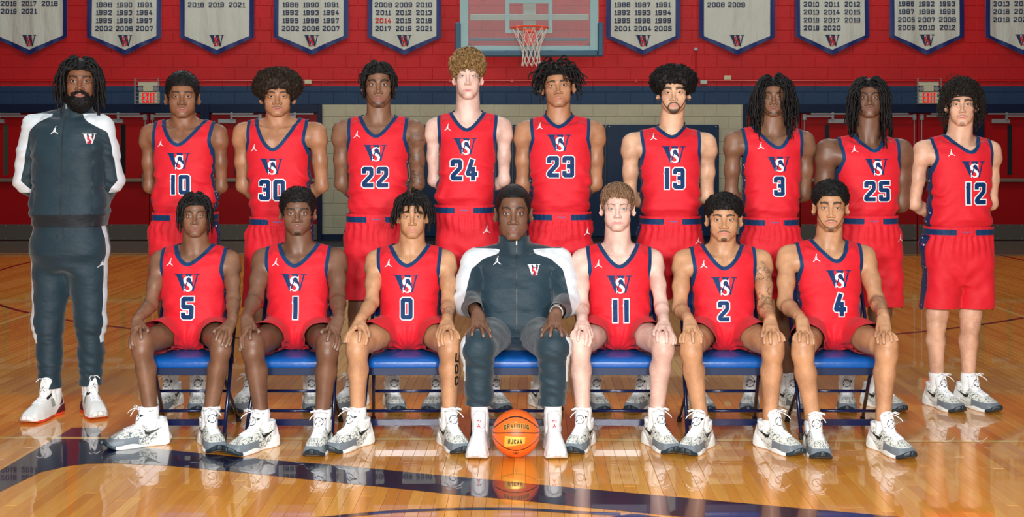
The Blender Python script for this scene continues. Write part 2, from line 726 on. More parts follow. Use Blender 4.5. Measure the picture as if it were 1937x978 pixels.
stuff = MB()
tones = []
for k, (_, x, y, y1, t) in enumerate(cand):
    if k < 300:
        mb = MB()
        tl = []
        plank_geo(x, y, y1, mb, tl, t)
        me = mesh_from('plank', np.concatenate(mb.v), [np.array(mb.f4)], {'tone': tl}, smooth=False, mats=[M['wood']])
        obj('plank', me, floor)
    else:
        plank_geo(x, y, y1, stuff, tones, t)
me = mesh_from('plank', np.concatenate(stuff.v), [np.array(stuff.f4)], {'tone': tones}, smooth=False, mats=[M['wood']])
obj('plank', me, floor, kind='stuff')
mb = MB()
mb.add([CT(-12.3, 18.1, -.02), CT(12.0, 18.1, -.02), (12.2, 20.7, -.02), (-12.2, 20.7, -.02),
        CT(-12.3, 18.1, 0), CT(12.0, 18.1, 0), (12.2, 20.7, 0), (-12.2, 20.7, 0)], [(4, 5, 6, 7), (0, 1, 5, 4)])
mb.obj('edge_strip', M['fp_dark'], floor)


def ground(px, py):
    d = CH * F / (py - HY)
    return np.array([(px - CX) * d / F, d])


def paint(name, quads, mat, z=0.0008, step=10.0):
    return flat_print(name, quads, M[mat], lambda p: (p[0], p[1], z), floor, step)


def court_stroke(pts, w, closed=False):
    return stroke([CT(a, b)[:2] for a, b in pts], w, closed, cap=False)


ang = np.linspace(math.radians(182), math.radians(358), 70)
arc = [(-0.02 + 6.72 * math.cos(a), 16.5 + 6.72 * math.sin(a)) for a in ang]
arc = [(-6.74, 18.05)] + arc + [(6.70, 18.05)]
paint('painted_arc', court_stroke(arc, 0.05), 'fp_maroon')
paint('painted_line', court_stroke([(-11.9, 17.9), (11.7, 17.9)], 0.05), 'fp_maroon', 0.0012)
for a, b, w in (((-4.68, 6.8), (-4.68, 12.88), .05), ((4.52, 6.8), (4.52, 12.88), .05), ((-4.68, 12.85), (4.52, 12.85), .05),
                ((-11.9, 6.73), (11.7, 6.73), .045)):
    paint('painted_line', court_stroke([a, b], w), 'fp_yellow', 0.0014)
outer = [(-60, 925), (-60, 915), (0, 889.7), (82.6, 842), (136.8, 809), (193, 809), (189, 818.7), (192, 826.5), (206.5, 835), (219.4, 839),
         (322.7, 852), (500, 869), (529, 871.6), (660.7, 882), (826, 898.7), (929, 907.8), (1019, 916.8), (1218, 934.9),
         (1460, 956.8), (1695, 977.5), (1860, 992), (1500, 992)]
inner = [(-60, 960), (11.6, 925), (77, 893.6), (129, 882), (165, 877.6), (222, 876.8), (309.8, 880.7), (400, 889), (490, 897.5), (557.4, 905),
         (738, 923), (867, 936.7), (980, 946.5), (1063, 955.5), (1192, 968.5), (1285, 977.5), (1500, 992)]
polyg = [ground(*p) for p in outer[2:21]] + [ground(1500, 992)] + [ground(*p) for p in inner[1:][::-1]] + [ground(-60, 960), ground(-60, 922)]
from mathutils.geometry import tessellate_polygon
tri = tessellate_polygon([[Vector((p[0], p[1], 0)) for p in polyg]])
me = mesh_from('painted_logo_swoop', [(p[0], p[1], 0.0008) for p in polyg], [np.array(tri)], smooth=False, mats=[M['fp_navy']])
obj('painted_logo_swoop', me, floor)
circ = [(560, 984), (624.6, 979), (680, 973.5), (738, 968.5), (790, 965.5), (841, 963.7), (900, 962.8), (980, 963.2), (1030, 965.5), (1080, 969), (1130, 971.5), (1174, 973)]
paint('painted_arc', stroke([ground(*p) for p in circ], 0.042, cap=False), 'fp_navy')
paint('painted_logo_swoop', [tuple(ground(*p) for p in ((1177, 974.5), (1200, 972), (1300, 984), (1120, 984)))], 'fp_navy')

# ---- back wall of painted blocks
BH, BW = 0.2032, 0.4064
mort = 0.007


def block_mesh(name, w, mat):
    return MB().box((-w / 2 + mort / 2, 0, -BH / 2 + mort / 2), (w / 2 - mort / 2, 0.05, BH / 2 - mort / 2), 0.004).mesh(name, mat)


X_DL, X_DR = PX(603), PX(1410)
wall = MB().box((-12.2, WD + 0.006, 2.235), (12.2, WD + 0.2, 8.2)).obj('wall_back', M['block'])
wall['kind'] = 'structure'
bm_full = block_mesh('block', BW, M['block'])
spots = []
for r in range(11, 40):
    z = (r + 0.5) * BH
    off = -8.014 + (0 if r % 2 == 0 else BW / 2)
    for k in range(-12, 52):
        xc = off + (k + .5) * BW
        if abs(xc) > 12.1:
            continue
        vis = z < 4.05 and abs(xc) < 8.75
        # behind hoop and banners still visible between them; rank lower rows first
        spots.append((0 if vis else 1, r, abs(xc), xc, z))
spots.sort()
st = MB()
nb = 0
for v, r, _, xc, z in spots:
    if v == 0 and nb < 300:
        obj('block', bm_full, wall, (xc, WD, z))
        nb += 1
    else:
        st.box((xc - BW / 2 + mort / 2, WD, z - BH / 2 + mort / 2), (xc + BW / 2 - mort / 2, WD + .01, z + BH / 2 - mort / 2), 0.004 if v == 0 else 0)
st.obj('block', M['block'], wall, kind='stuff')
cw = MB().box((X_DL, WD + 0.006, 0), (X_DR, WD + 0.2, 2.235)).obj('wall_centre', M['beige'])
cw['kind'] = 'structure'
bm_b = block_mesh('block', BW, M['beige'])
nb = 0
for r in range(0, 11):
    z = (r + .5) * BH
    off = -8.014 + (0 if r % 2 == 0 else BW / 2)
    for k in range(0, 42):
        a, b = off + k * BW, off + (k + 1) * BW
        a2, b2 = max(a, X_DL), min(b, X_DR)
        if b2 - a2 < 0.05:
            continue
        if a2 > PX(800) and b2 < PX(1350) and z < 1.85:
            continue
        if abs(b2 - a2 - BW) < 1e-4:
            obj('block', bm_b, cw, ((a + b) / 2, WD, z))
        else:
            obj('block', block_mesh('block', b2 - a2, M['beige']), cw, ((a2 + b2) / 2, WD, z))
for nm, x0, x1 in (('wall_back_left', -12.2, PX(-42) - .075), ('wall_back_right', PX(2065) + .075, 12.2)):
    w_ = MB().box((x0, WD, 0), (x1, WD + .2, 2.235)).obj(nm, M['block'])
    w_['kind'] = 'structure'
b = MB().box((X_DL, WD - 0.02, 0.0), (X_DR, WD, 0.105), 0.004).obj('baseboard_back', M['navyp'])
b['kind'] = 'structure'

for nm, x0, x1 in (('wall_left', -12.4, -12.2), ('wall_right', 12.2, 12.4)):
    w_ = MB().box((x0, -3.0, -.02), (x1, WD + .2, 8.2)).obj(nm, M['block'])
    w_['kind'] = 'structure'

# wall pads
M['vinyl'] = NT('navy_vinyl')
M['vinyl'].bump(M['vinyl'].noise(2.5, 2), 0.15, 0.05)
M['vinyl'] = M['vinyl'].set(col=S2L(4, 38, 68), rough=0.42, spec=.25)
places = [('left', 790, 968), ('middle', 969.5, 1145), ('right', 1146.5, 1359)]
for nm, a, c in places:
    t = thing('wall_pad', 'navy vinyl wall pad on the beige block wall, the %s one of three' % {'left': 'left', 'middle': 'middle', 'right': 'right and widest'}[nm],
              'wall pad', (PX((a + c) / 2), WD - .004, 0), 'wall pads behind the players')
    hw = (PX(c) - PX(a)) / 2
    MB().box((-hw, -0.055, 0.06), (hw, 0, PZ(236)), 0.014).obj('cushion', M['vinyl'], t, smooth=False)
    for bx in (-hw + .05, hw - .05):
        MB().sphere((bx, -0.058, PZ(236) - .035), 0.014, 8, 5).obj('bolt', M['bolt'], t)

# ---- doors
pairs = [(-42, 62, 163), (183, 281.5, 380), (397, 499, 601), (1413.5, 1514.5, 1616), (1633, 1736.5, 1843), (1860, 1962, 2065)]
DT = PZ(213.5)
leafcols = M['doorred']
for i, (pa, pc, pb) in enumerate(pairs):
    xa, xc_, xb = PX(pa), PX(pc), PX(pb)
    d = obj('door_%d' % (i + 1), None, None, (xc_, WD, 0))
    d['kind'] = 'structure'
    fr = MB()
    fw = 0.075
    fr.box((xa - xc_ - fw, -0.05, 0), (xa - xc_, 0.12, PZ(198)), .004)
    fr.box((xb - xc_, -0.05, 0), (xb - xc_ + fw, 0.12, PZ(198)), .004)
    fr.box((xa - xc_, -0.05, DT), (xb - xc_, 0.12, PZ(198)), .004)
    fr.box((xa - xc_ + .003, 0.10, 0), (xb - xc_ - .003, 0.16, DT))
    fr.obj('door_frame', M['navyp'], d)
    for side, (l0, l1) in enumerate(((xa, xc_), (xc_, xb))):
        a0, a1 = l0 - xc_ + .006, l1 - xc_ - .006
        w = a1 - a0
        leaf = MB().box((a0, 0.03, 0.008), (a1, 0.075, DT - .006), .003).obj('door_leaf', leafcols, d)
        cxl = (a0 + a1) / 2
        lm = MB()
        lx = cxl
        z0, z1 = PZ(331), PZ(235.5)
        lw = 0.04
        for (q0, q1) in (((lx - lw - .015, .022, z0 - .015), (lx - lw, .03, z1 + .015)), ((lx + lw, .022, z0 - .015), (lx + lw + .015, .03, z1 + .015)),
                         ((lx - lw, .022, z0 - .015), (lx + lw, .03, z0)), ((lx - lw, .022, z1), (lx + lw, .03, z1 + .015))):
            lm.box(q0, q1)
        lm.obj('window_bead', M['doorred'], leaf)
        MB().box((lx - lw, .024, z0), (lx + lw, .0285, z1)).obj('window_pane', M['blackglass'] if (i + side) % 3 else M['lite'], leaf)
        kp = MB().box((a0 + .01, .0235, .012), (a1 - .01, .0285, PZ(424.5)), .001)
        kp.obj('kick_plate', M['steel'], leaf)
        riv = MB()
        for rx in np.linspace(a0 + .04, a1 - .04, 5):
            for rz_ in (.03, PZ(424.5) - .02):
                riv.box((rx - .006, .018, rz_ - .006), (rx + .006, .0235, rz_ + .006))
        riv.obj('rivet', M['bolt'], leaf)
        bz = PZ(341)
        inn = a1 if side == 0 else a0
        sg = -1 if side == 0 else 1
        bar = MB().box((a0 + .03, -.03, bz - .028), (a1 - .03, -.005, bz + .028), .006)
        bar.box((a0 + .03, -.005, bz - .018), (a1 - .03, .03, bz + .018))
        bar.obj('push_bar', M['brass'], leaf)
        x0b, x1b = sorted((inn + sg * .02, inn + sg * .10))
        MB().box((x0b, -.045, bz - .11), (x1b, .03, bz + .11), .006).obj('latch_case', M['brass'], leaf)
        # vertical rod, top latch
        rd = MB().tube([(inn + sg * .055, .0, bz + .11), (inn + sg * .055, .0, DT - .05)], .009, 6)
        rd.box((inn + sg * .055 - .03, -.02, DT - .12), (inn + sg * .055 + .03, .03, DT - .02), .004)
        rd.obj('latch_rod', M['alu'], leaf)
        # closer
        hx = a0 if side == 0 else a1
        s2 = 1 if side == 0 else -1
        c0, c1 = sorted((hx + s2 * .13, hx + s2 * .43))
        cl = MB().box((c0, -.03, PZ(233.5)), (c1, .03, PZ(225)), .008)
        cl.obj('door_closer', M['alu'], leaf)
        ar = MB().box((hx + s2 * .36 - .02, -.055, PZ(226)), (hx + s2 * .36 + .02, -.02, PZ(213)), .004)
        p0, p1 = sorted((hx + s2 * .34, hx + s2 * .80))
        ar.box((p0, -.065, PZ(221.5)), (p1, -.045, PZ(218)), .003)
        p0, p1 = sorted((hx + s2 * .05, hx + s2 * .72))
        ar.box((p0, -.07, PZ(217)), (p1, -.05, PZ(214.2)), .003)
        ar.obj('closer_arm', M['alu'], leaf)

# ---- conduit, boxes on the wall
M['redpipe'] = simple('red_painted_pipe', S2L(180, 16, 24), 0.35)
cd = thing('conduit', 'long thin red painted conduit running along the wall above the navy band', 'conduit', (0, WD, PZ(153)))
MB().tube([(-9.5, -.0135, 0), (9.5, -.0135, 0)], .0125, 8).obj('pipe', M['redpipe'], cd)
for k in range(-9, 10):
    MB().box((k * 1.02 - .015, -.029, -.02), (k * 1.02 + .015, -.001, .02)).obj('pipe_clip', M['redpipe'], cd)
cd = thing('conduit', 'short red conduit dropping down the wall to the pale box right of the hoop', 'conduit', (PX(1316), WD, PZ(150)))
MB().tube([(0, -.015, .02), (0, -.015, .48)], .011, 8).obj('pipe', M['redpipe'], cd)
MB().box((-.03, -.03, .47), (.03, 0, .52), .004).obj('elbow_box', M['alu'], cd)
M['cream'] = simple('cream_plastic', S2L(190, 184, 150), 0.5)
M['greybox'] = simple('grey_metal_box', S2L(150, 170, 170), 0.4, 0.4)


def wall_box(px, py, w, h, mat, label, grid=False):
    t = thing('outlet_box' if not grid else 'wall_speaker_grille', label, 'outlet' if not grid else 'grille', (PX(px), WD, PZ(py)))
    MB().box((-w / 2, -.03, -h / 2), (w / 2, 0, h / 2), .004).obj('cover', mat, t)
    m2 = MB()
    if grid:
        for k in range(5):
            q = -w / 2 + w * (k + .5) / 5
            m2.box((q - .004, -.036, -h / 2), (q + .004, -.03, h / 2))
            q = -h / 2 + h * (k + .5) / 5
            m2.box((-w / 2, -.037, q - .004), (w / 2, -.031, q + .004))
        m2.obj('bars', M['greybox'], t)
    else:
        for q in (-w * .2, w * .2):
            MB().box((q - .012, -.034, -.02), (q + .012, -.03, .02)).obj('socket', M['cream'], t)


wall_box(583, 155, .115, .07, M['cream'], 'cream outlet box on the red wall left of the braided number 22 player')
wall_box(1376, 147, .115, .07, M['cream'], 'cream outlet box high on the red wall, between hoop and right exit sign')
wall_box(1331, 155.5, .115, .07, M['greybox'], 'pale grey box at the foot of the short red conduit')
wall_box(1021, 168.5, .11, .1, M['cream'], 'small pale grid cover on the navy band behind the spiky-haired player', True)

# ---- exit signs
M['exitred'] = simple('exit_red', (0.9, 0.0, 0.01), 0.4, emis=0.35, emc=(0.9, 0.0, 0.01))
M['signcream'] = simple('sign_cream', S2L(196, 194, 164), 0.45)
M['lamp'] = simple('clear_lamp', (0.6, 0.6, 0.62), 0.12, 0.6)
for px0, lab in ((284, 'left'), (1755, 'right')):
    t = thing('exit_sign', 'caged cream exit sign with two lamps, on the %s side of the wall' % lab, 'exit sign',
              (PX(px0), WD, PZ(197)), 'caged exit signs')
    MB().box((-.165, -.075, 0.01), (.165, 0, PZ(174) - PZ(197)), .006).obj('sign_panel', M['signcream'], t)
    up = MB().box((-.175, -.09, .30), (.155, 0, .355), .006).box((-.095, -.085, .205), (.075, 0, .30), .006)
    up.obj('lamp_unit', M['signcream'], t)
    for sx in (-.135, .115):
        lm = MB().tube([(sx, -.02, .255), (sx, -.09, .25)], [.03, .042], 12).obj('emergency_lamp', M['lamp'], t, smooth=False)
    q = text_quads('EXIT', .175, wr=.30, stf=.13, gap=.05)
    flat_print('exit_lettering', q, M['exitred'], lambda p: (p[0], -.0765, p[1] + .015), t)
    wm = MB()
    for z in np.linspace(0.0, .42, 8):
        wm.tube([(-.215, -.004, z), (-.215, -.14, z), (.175, -.14, z), (.175, -.004, z)], .0035, 5)
    for x in (-.215, .175, -.20, .16):
        wm.tube([(x, -.14, 0), (x, -.14, .42)], .0045, 5)
    wm.obj('wire_guard', M['alu'], t)

# ---- banners
M['bcloth'] = NT('banner_white_cloth')
M['bcloth'].bump(M['bcloth'].noise(5, 3, 0.5, M['bcloth'].stretch((2.2, 1, .5))), 0.5, 0.05)
M['bcloth'] = M['bcloth'].set(col=S2L(186, 190, 180), rough=0.85)
M['bnavy'] = simple('banner_navy_satin', S2L(8, 34, 96), 0.5)
M['bink'] = simple('banner_navy_ink', S2L(16, 36, 76), 0.8)
M['bred'] = simple('banner_red_ink', S2L(196, 20, 28), 0.8)
BN = [(-13, 129.5, 58, ['2016 2017 2018', '2019 2021'], (25, 88 / 4 * 1.0), 0),
      (167, 306.5, 238, ['1986 1990 1991', '1992 1993 1994', '1995 1996 1997', '2002 2006 2007'], 0, 0),
      (342, 481.5, 411.5, ['2018 2019 2021'], 0, 0),
      (519, 659.5, 590, ['1986 1990 1991', '1992 1993 1994', '1995 1996 1997', '2002 2006 2007'], 0, 0),
      (696, 834.7, 765, ['2008 2009 2010', '2011 2012 2013', '2014 2015 2016', '2017 2019 2021'], 0, 0),
      (1146, 1286, 1216, ['1986 1987 1991', '1992 1993 1994', '1995 1996 1999', '2001 2004 2005'], 0, 0),
      (1322, 1464.5, 1393, ['2008 2009'], 0, 0),
      (1503, 1643.5, 1573, ['2010 2011 2012', '2013 2014 2015', '2016 2017 2018', '2019 2020'], 0, -1),
      (1681, 1822, 1752, ['1986 1992 1993', '1997 1998 1999', '2005 2007 2008', '2009 2010 2012'], 0, -1.8),
      (1862, 2002, 1932, ['2013 2014 2015', '2016 2017 2018', '2019 2020'], 0, -2)]
BL = ['first banner from the left, white with the years 2016 to 2021 in two rows',
      'second banner from the left, white with navy border and twelve years from 1986 to 2007',
      'third banner from the left, white with the single row 2018 2019 2021',
      'fourth banner from the left, beside the one with a red year, twelve years in navy',
      'white pennant banner with one year, 2014, in red, just left of the hoop',
      'white pennant banner with twelve years ending 2001 2004 2005, just right of the hoop',
      'white pennant banner with only 2008 2009 on it',
      'white pennant banner with eleven years from 2010 to 2020',
      'white pennant banner with twelve years ending 2009 2010 2012',
      'rightmost white pennant banner, cut off by the edge of the photo']
for bi, (a, b_, tip, rows, _, dy) in enumerate(BN):
    x0, x1, xt = PX(a), PX(b_), PX(tip)
    xc_ = (x0 + x1) / 2
    zs, zt, ztop = PZ(70 + (1 if 0 < bi < 7 else 0)), PZ(104.5), PZ(-150)
    t = thing('championship_banner', BL[bi], 'banner', (xc_, WD, zt), 'championship banners high on the wall')
    ph = rng.random() * 6

    def wav(x, z, ph=ph):
        return 0.012 * math.sin(9 * x + ph) + 0.008 * math.sin(23 * x + 2 * ph + 2 * z) + 0.006 * math.sin(5 * z + ph)

    hw = (x1 - x0) / 2
    xtl = xt - xc_
    V, Fq = [], []
    nc, nr = 28, 16
    for i in range(nc + 1):
        xx = -hw + 2 * hw * i / nc
        zb = (zs - zt) * (abs(xx - xtl) / (hw + (xtl if xx < xtl else -xtl)))
        for j in range(nr + 1):
            zz = zb + (ztop - zt - zb) * j / nr
            V.append((xx, -.045 + wav(xx, zz), zz))
    for i in range(nc):
        for j in range(nr):
            k = i * (nr + 1) + j
            Fq.append((k, k + nr + 1, k + nr + 2, k + 1))
    cloth = obj('cloth', mesh_from('cloth', V, [np.array(Fq)], mats=[M['bcloth']]), t)
    bw = .078
    up = zs - zt
    bq = [((-hw, up), (-hw + bw, up + bw * .3), (-hw + bw, ztop - zt), (-hw, ztop - zt)),
          ((hw - bw, up + bw * .3), (hw, up), (hw, ztop - zt), (hw - bw, ztop - zt)),
          ((-hw, up), (xtl, 0), (xtl, bw * 1.1), (-hw + bw, up + bw * .3)),
          ((xtl, 0), (hw, up), (hw - bw, up + bw * .3), (xtl, bw * 1.1))]
    bq = [tuple(np.array(p) for p in q) for q in bq]
    to3 = lambda p: (p[0], -.049 + wav(p[0], p[1]), p[1])
    flat_print('border', bq, M['bnavy'], to3, t, 0.06)
    q = [tuple(p + np.array([0, .115]) for p in qq) for qq in Wletter(.235, .185)]
    q = [tuple(p + np.array([xtl, PZ(88 + dy * .6) - zt - .115]) for p in qq) for qq in q]
    flat_print('emblem_letter', q, M['bink'], lambda p: (p[0], -.052 + wav(p[0], p[1]), p[1]), t, 0.06)
    q = Sletter(xtl - .002, PZ(87 + dy * .6) - zt, .086, .150)
    flat_print('emblem_letter', q, M['bred'], lambda p: (p[0], -.056 + wav(p[0], p[1]), p[1]), t, 0.06)
    for ri, row in enumerate(rows):
        for cI, yr in enumerate(row.split()):
            cxp = tip + (-39.5, -1, 37.5)[cI]
            base = 14.0 + 15.0 * ri + dy + (-2.5 if bi == 0 else 0)
            q = text_quads(yr, .079, wr=.74, stf=.185, gap=.19, serif=.26)
            q = [tuple(p + np.array([PX(cxp) - xc_, PZ(base) - zt]) for p in qq) for qq in q]
            flat_print('year_lettering', q, M['bred' if bi == 4 and yr == '2014' else 'bink'],
                       lambda p: (p[0], -.052 + wav(p[0], p[1]), p[1]), t, 0.06)
    MB().tube([(-hw - .02, -.03, ztop - zt), (hw + .02, -.03, ztop - zt)], .015, 8).obj('hanging_rod', M['alu'], t)

# ---- basketball hoop
HD = 16.35
hs_ = F / HD
hx = lambda px: (px - 1001.5) / hs_
hz = lambda py: CH - (py - HY) / hs_
M['paleblue'] = simple('pale_blue_white_frame', S2L(150, 196, 200), 0.4)
M['tpad'] = simple('blue_pad', S2L(22, 88, 120), 0.45)
M['rim'] = simple('rim_orange', (0.80, 0.06, 0.01), 0.35, 0.0)
M['net'] = simple('net_cord', (0.72, 0.70, 0.66), 0.8)
gl = NT('backboard_glass')
M['glass'] = gl.set(col=(0.62, 0.78, 0.82), rough=0.3, alpha=0.16, spec=0.1)
M['pole'] = simple('cream_post', S2L(186, 196, 184), 0.5)
hp = thing('basketball_hoop', 'glass backboard with orange rim, white net and blue edge padding hung before the red wall', 'basketball hoop',
           ((1001.5 - CX) / hs_, HD, 0))
bb = MB()
x0, x1, zb, ztb = hx(870), hx(1132), hz(97), hz(97) + 1.07
bb.box((x0, -.02, zb), (x0 + .11, .03, ztb), .005).box((x1 - .11, -.02, zb), (x1, .03, ztb), .005)
bb.box((x0 + .11, -.02, zb), (x1 - .11, .03, zb + .07), .005).box((x0 + .11, -.02, ztb - .07), (x1 - .11, .03, ztb), .005)
bb.add([(x0 + .11, .0, zb + .07), (x0 + .19, .0, zb + .07), (x0 + .11, .0, zb + .11)], [(0, 1, 2)])
bb.add([(x1 - .11, .0, zb + .07), (x1 - .11, .0, zb + .11), (x1 - .19, .0, zb + .07)], [(0, 1, 2)])
bb.obj('backboard_frame', M['paleblue'], hp)
MB().box((x0 + .11, 0, zb + .07), (x1 - .11, .012, ztb - .07)).obj('glass_pane', M['glass'], hp)
sq = MB()
a, b_, lo, hi, w = hx(956), hx(1045), hz(63), hz(-1), .052
for q in (((a, lo), (a + w, hi)), ((b_ - w, lo), (b_, hi)), ((a + w, hi - w), (b_ - w, hi)), ((a + w, lo), (b_ - w, lo + w))):
    sq.box((q[0][0], -.004, q[0][1]), (q[1][0], -.0008, q[1][1]))
sq.obj('target_square', M['paleblue'], hp)
br = MB().box((hx(889), .04, hz(37.6)), (hx(1114), .09, hz(26)), .004)
br.obj('cross_bar', M['pole'], hp)
MB().box((hx(889), .06, hz(76.5)), (hx(1114), .09, hz(71)), .003).obj('cross_bar', M['tpad'], hp)
MB().box((hx(990), .09, hz(80)), (hx(1014), .25, 6.5), .01).obj('support_post', M['pole'], hp)
MB().tube([(0, .2, 4.0), (0, 4.0, 5.2)], .06, 10).obj('wall_brace', M['pole'], hp)
pd = MB()
pl, pr, pb_, pt_ = hx(861.5), hx(1141), hz(107), hz(43)
pd.box((pl, -.06, pb_), (x0 + .012, .05, pt_), .012).box((x1 - .012, -.06, pb_), (pr, .05, pt_), .012)
pd.box((x0 + .012, -.06, pb_), (x1 - .012, .05, zb + .008), .012)
pd.obj('edge_padding', M['tpad'], hp)
RZ = 3.07
RC = np.array([0, -.36, RZ])
rim = MB().tube([(RC[0] + .232 * math.cos(t_), RC[1] + .232 * math.sin(t_), RZ) for t_ in np.linspace(0, 2 * math.pi, 33)[:-1]], .0125, 8, closed=True)
rim.box((-.09, -.15, RZ - .035), (.09, -.01, RZ - .005), .004)
rim.add([(-.09, -.012, RZ - .01), (.09, -.012, RZ - .01), (.06, -.012, RZ - .20), (-.06, -.012, RZ - .20),
         (-.09, -.05, RZ - .01), (.09, -.05, RZ - .01), (.06, -.03, RZ - .20), (-.06, -.03, RZ - .20)],
        [(4, 5, 6, 7), (0, 4, 7, 3), (5, 1, 2, 6), (3, 7, 6, 2), (0, 1, 5, 4), (1, 0, 3, 2)])
rim.obj('rim', M['rim'], hp)
net = MB()
NL = 12
prof = [(.0, .232), (.13, .175), (.24, .125), (.33, .108), (.42, .115), (.485, .125)]
for k in range(NL):
    for dr in (-1, 1):
        pts = []
        for li, (dz, rr) in enumerate(prof):
            an = 2 * math.pi * (k + dr * li * .5) / NL + 0.2
            sx = 0.02 * dz / .48
            pts.append((RC[0] + rr * math.cos(an) + sx, RC[1] + rr * math.sin(an), RZ - dz))
        net.tube(pts, .0048, 4, caps=False)
pts = []
net.obj('net', M['net'], hp)

# ---------------------------------------------------------------- folding chairs
M['chairblue'] = NT('blue_vinyl')
M['chairblue'].bump(M['chairblue'].noise(9, 3), 0.25, 0.02)
M['chairblue'] = M['chairblue'].set(col=S2L(0, 80, 158), rough=0.36)
M['chairnavy'] = simple('navy_gloss_enamel', S2L(10, 24, 66), 0.25, 0.0, coat=0.4, coatr=0.15)
M['pan'] = simple('navy_seat_pan', S2L(12, 34, 70), 0.42, 0.0, spec=0.4)
M['rubber'] = simple('black_rubber', (0.015, 0.015, 0.017), 0.6)


def rounded_rect(w, d, r, n=5):
    pts = []
    for (sx, sy, a0) in ((1, 1, 0), (-1, 1, 90), (-1, -1, 180), (1, -1, 270)):
        for k in range(n + 1):
            a = math.radians(a0 + 90 * k / n)
            pts.append((sx * (w / 2 - r) + r * math.cos(a), sy * (d / 2 - r) + r * math.sin(a)))
    return pts


def slab(mb, w, d, prof, cx=0, cy=0, r=.04):
    """prof: list of (inset, z)"""
    n = None
    V = []
    for ins, z in prof:
        pts = rounded_rect(w - 2 * ins, d - 2 * ins, max(r - ins * .5, .01))
        n = len(pts)
        V += [(cx + x, cy + y, z) for x, y in pts]
    F = []
    k = len(prof)
    for i in range(k - 1):
        for j in range(n):
            F.append((i * n + j, i * n + (j + 1) % n, (i + 1) * n + (j + 1) % n, (i + 1) * n + j))
    V.append((cx, cy, prof[-1][1] + .004))
    c = len(V) - 1
    for j in range(n):
        F.append(((k - 1) * n + j, (k - 1) * n + (j + 1) % n, c))
    F.append(tuple(range(n))[::-1])
    mb.add(V, F)


def make_chair():
    t = thing('folding_chair', 'x', 'chair', (0, 0, 0), 'blue padded folding chairs of the front row')
    s = MB()
    slab(s, .405, .40, [(.0, .385), (.0, .395), (-.002, .41), (.004, .425), (.018, .436), (.06, .441)], 0, 0.0)
    s.obj('seat', M['chairblue'], t, smooth=True)
    s = MB()
    slab(s, .41, .405, [(.006, .345), (.0, .348), (.0, .386), (.004, .3875)], 0, 0.0)
    s.obj('seat_pan', M['pan'], t, smooth=False)
    bk = MB()
    V, Fq = [], []
    for i in range(13):
        u = -1 + 2 * i / 12
        for j, (z, yy) in enumerate(((.60, 0), (.612, -.014), (.68, -.018), (.76, -.014), (.772, 0), (.76, .014), (.68, .012), (.612, .010))):
            V.append((u * .205, .245 + yy + (z - .6) * .2 + .03 * (1 - u * u), z))
    for i in range(12):
        for j in range(8):
            Fq.append((i * 8 + j, i * 8 + (j + 1) % 8, (i + 1) * 8 + (j + 1) % 8, (i + 1) * 8 + j))
    bk.add(V, Fq)
    bk.obj('backrest', M['chairblue'], t, smooth=True)
    for sx in (-1, 1):
        fr = MB().tube([(sx * .232, -.20, .012), (sx * .222, -.02, .30), (sx * .212, .12, .50), (sx * .208, .27, .80), (sx * .19, .285, .82)], .0105, 8)
        fr.obj('front_leg', M['chairnavy'], t, smooth=True)
        MB().tube([(sx * .232, -.205, 0), (sx * .2315, -.19, .03)], .0145, 8).obj('rubber_foot', M['rubber'], t)
        rr = MB().tube([(sx * .214, .24, .012), (sx * .190, .02, .27), (sx * .180, -.08, .37)], .0105, 8)
        rr.obj('rear_leg', M['chairnavy'], t, smooth=True)
        MB().tube([(sx * .216, .245, 0), (sx * .213, .23, .03)], .0145, 8).obj('rubber_foot', M['rubber'], t)
    MB().box((-.226, -.155, .066), (.226, -.149, .100), .001).obj('flat_brace', M['chairnavy'], t)
    MB().tube([(-.224, -.125, .14), (.224, -.125, .14)], .0085, 8).obj('crossbar', M['chairnavy'], t, smooth=True)
    MB().tube([(-.195, .09, .205), (.195, .09, .205)], .0085, 8).obj('crossbar', M['chairnavy'], t, smooth=True)
    MB().tube([(-.19, .285, .82), (.19, .285, .82)], .0105, 8).obj('top_rail', M['chairnavy'], t, smooth=True)
    return t


def copy_thing(root, loc, rz=0.0, label=None):
    r = root.copy()
    COL.objects.link(r)
    r.location = loc
    r.rotation_euler = (0, 0, rz)
    if label:
        r['label'] = label
    for ch in list(root.children):
        c = ch.copy()
        COL.objects.link(c)
        c.parent = r
        for g in ch.children:
            e = g.copy()
            COL.objects.link(e)
            e.parent = c
    return r


SEAT_D = 6.93
chairs = [(366, 'first blue padded folding chair from the left, under the player wearing number 5'),
          (563, 'blue padded folding chair under the seated player with rounded afro'),
          (773, 'blue padded folding chair under the seated player with dreadlock fringe'),
          (975, 'blue padded folding chair under the seated coach, behind the basketball'),
          (1170, 'blue padded folding chair under the pale seated player'),
          (1366, 'blue padded folding chair under the seated player with a tattooed sleeve'),
          (1574, 'last blue padded folding chair on the right, under the player wearing number 4')]
c0 = None
for i, (px, lab) in enumerate(chairs):
    X = (px - CX) / F * 7.0
    if c0 is None:
        c0 = make_chair()
        c0.location = (X, SEAT_D, 0)
        c0['label'] = lab
    else:
        copy_thing(c0, (X, SEAT_D, 0), rng.uniform(-.02, .02), lab)

# ---------------------------------------------------------------- basketball
def ball_mat():
    m = NT('orange_composite_leather')
    m.bump(m.n('TexVoronoi').outputs['Distance'], 0.2, 0.002)
    v = [x for x in m.t.nodes if x.type == 'TEX_VORONOI'][0]
    v.inputs['Scale'].default_value = 330
    m.l(m.coord(), v.inputs['Vector'])
    seam = m.attr('seam')
    f = m.ramp(seam, 0.0022, 0.0034)
    col = m.mix(f, (0.03, 0.008, 0.01), S2L(236, 104, 34))
    return m.set(col=col, rough=0.42, spec=0.4)


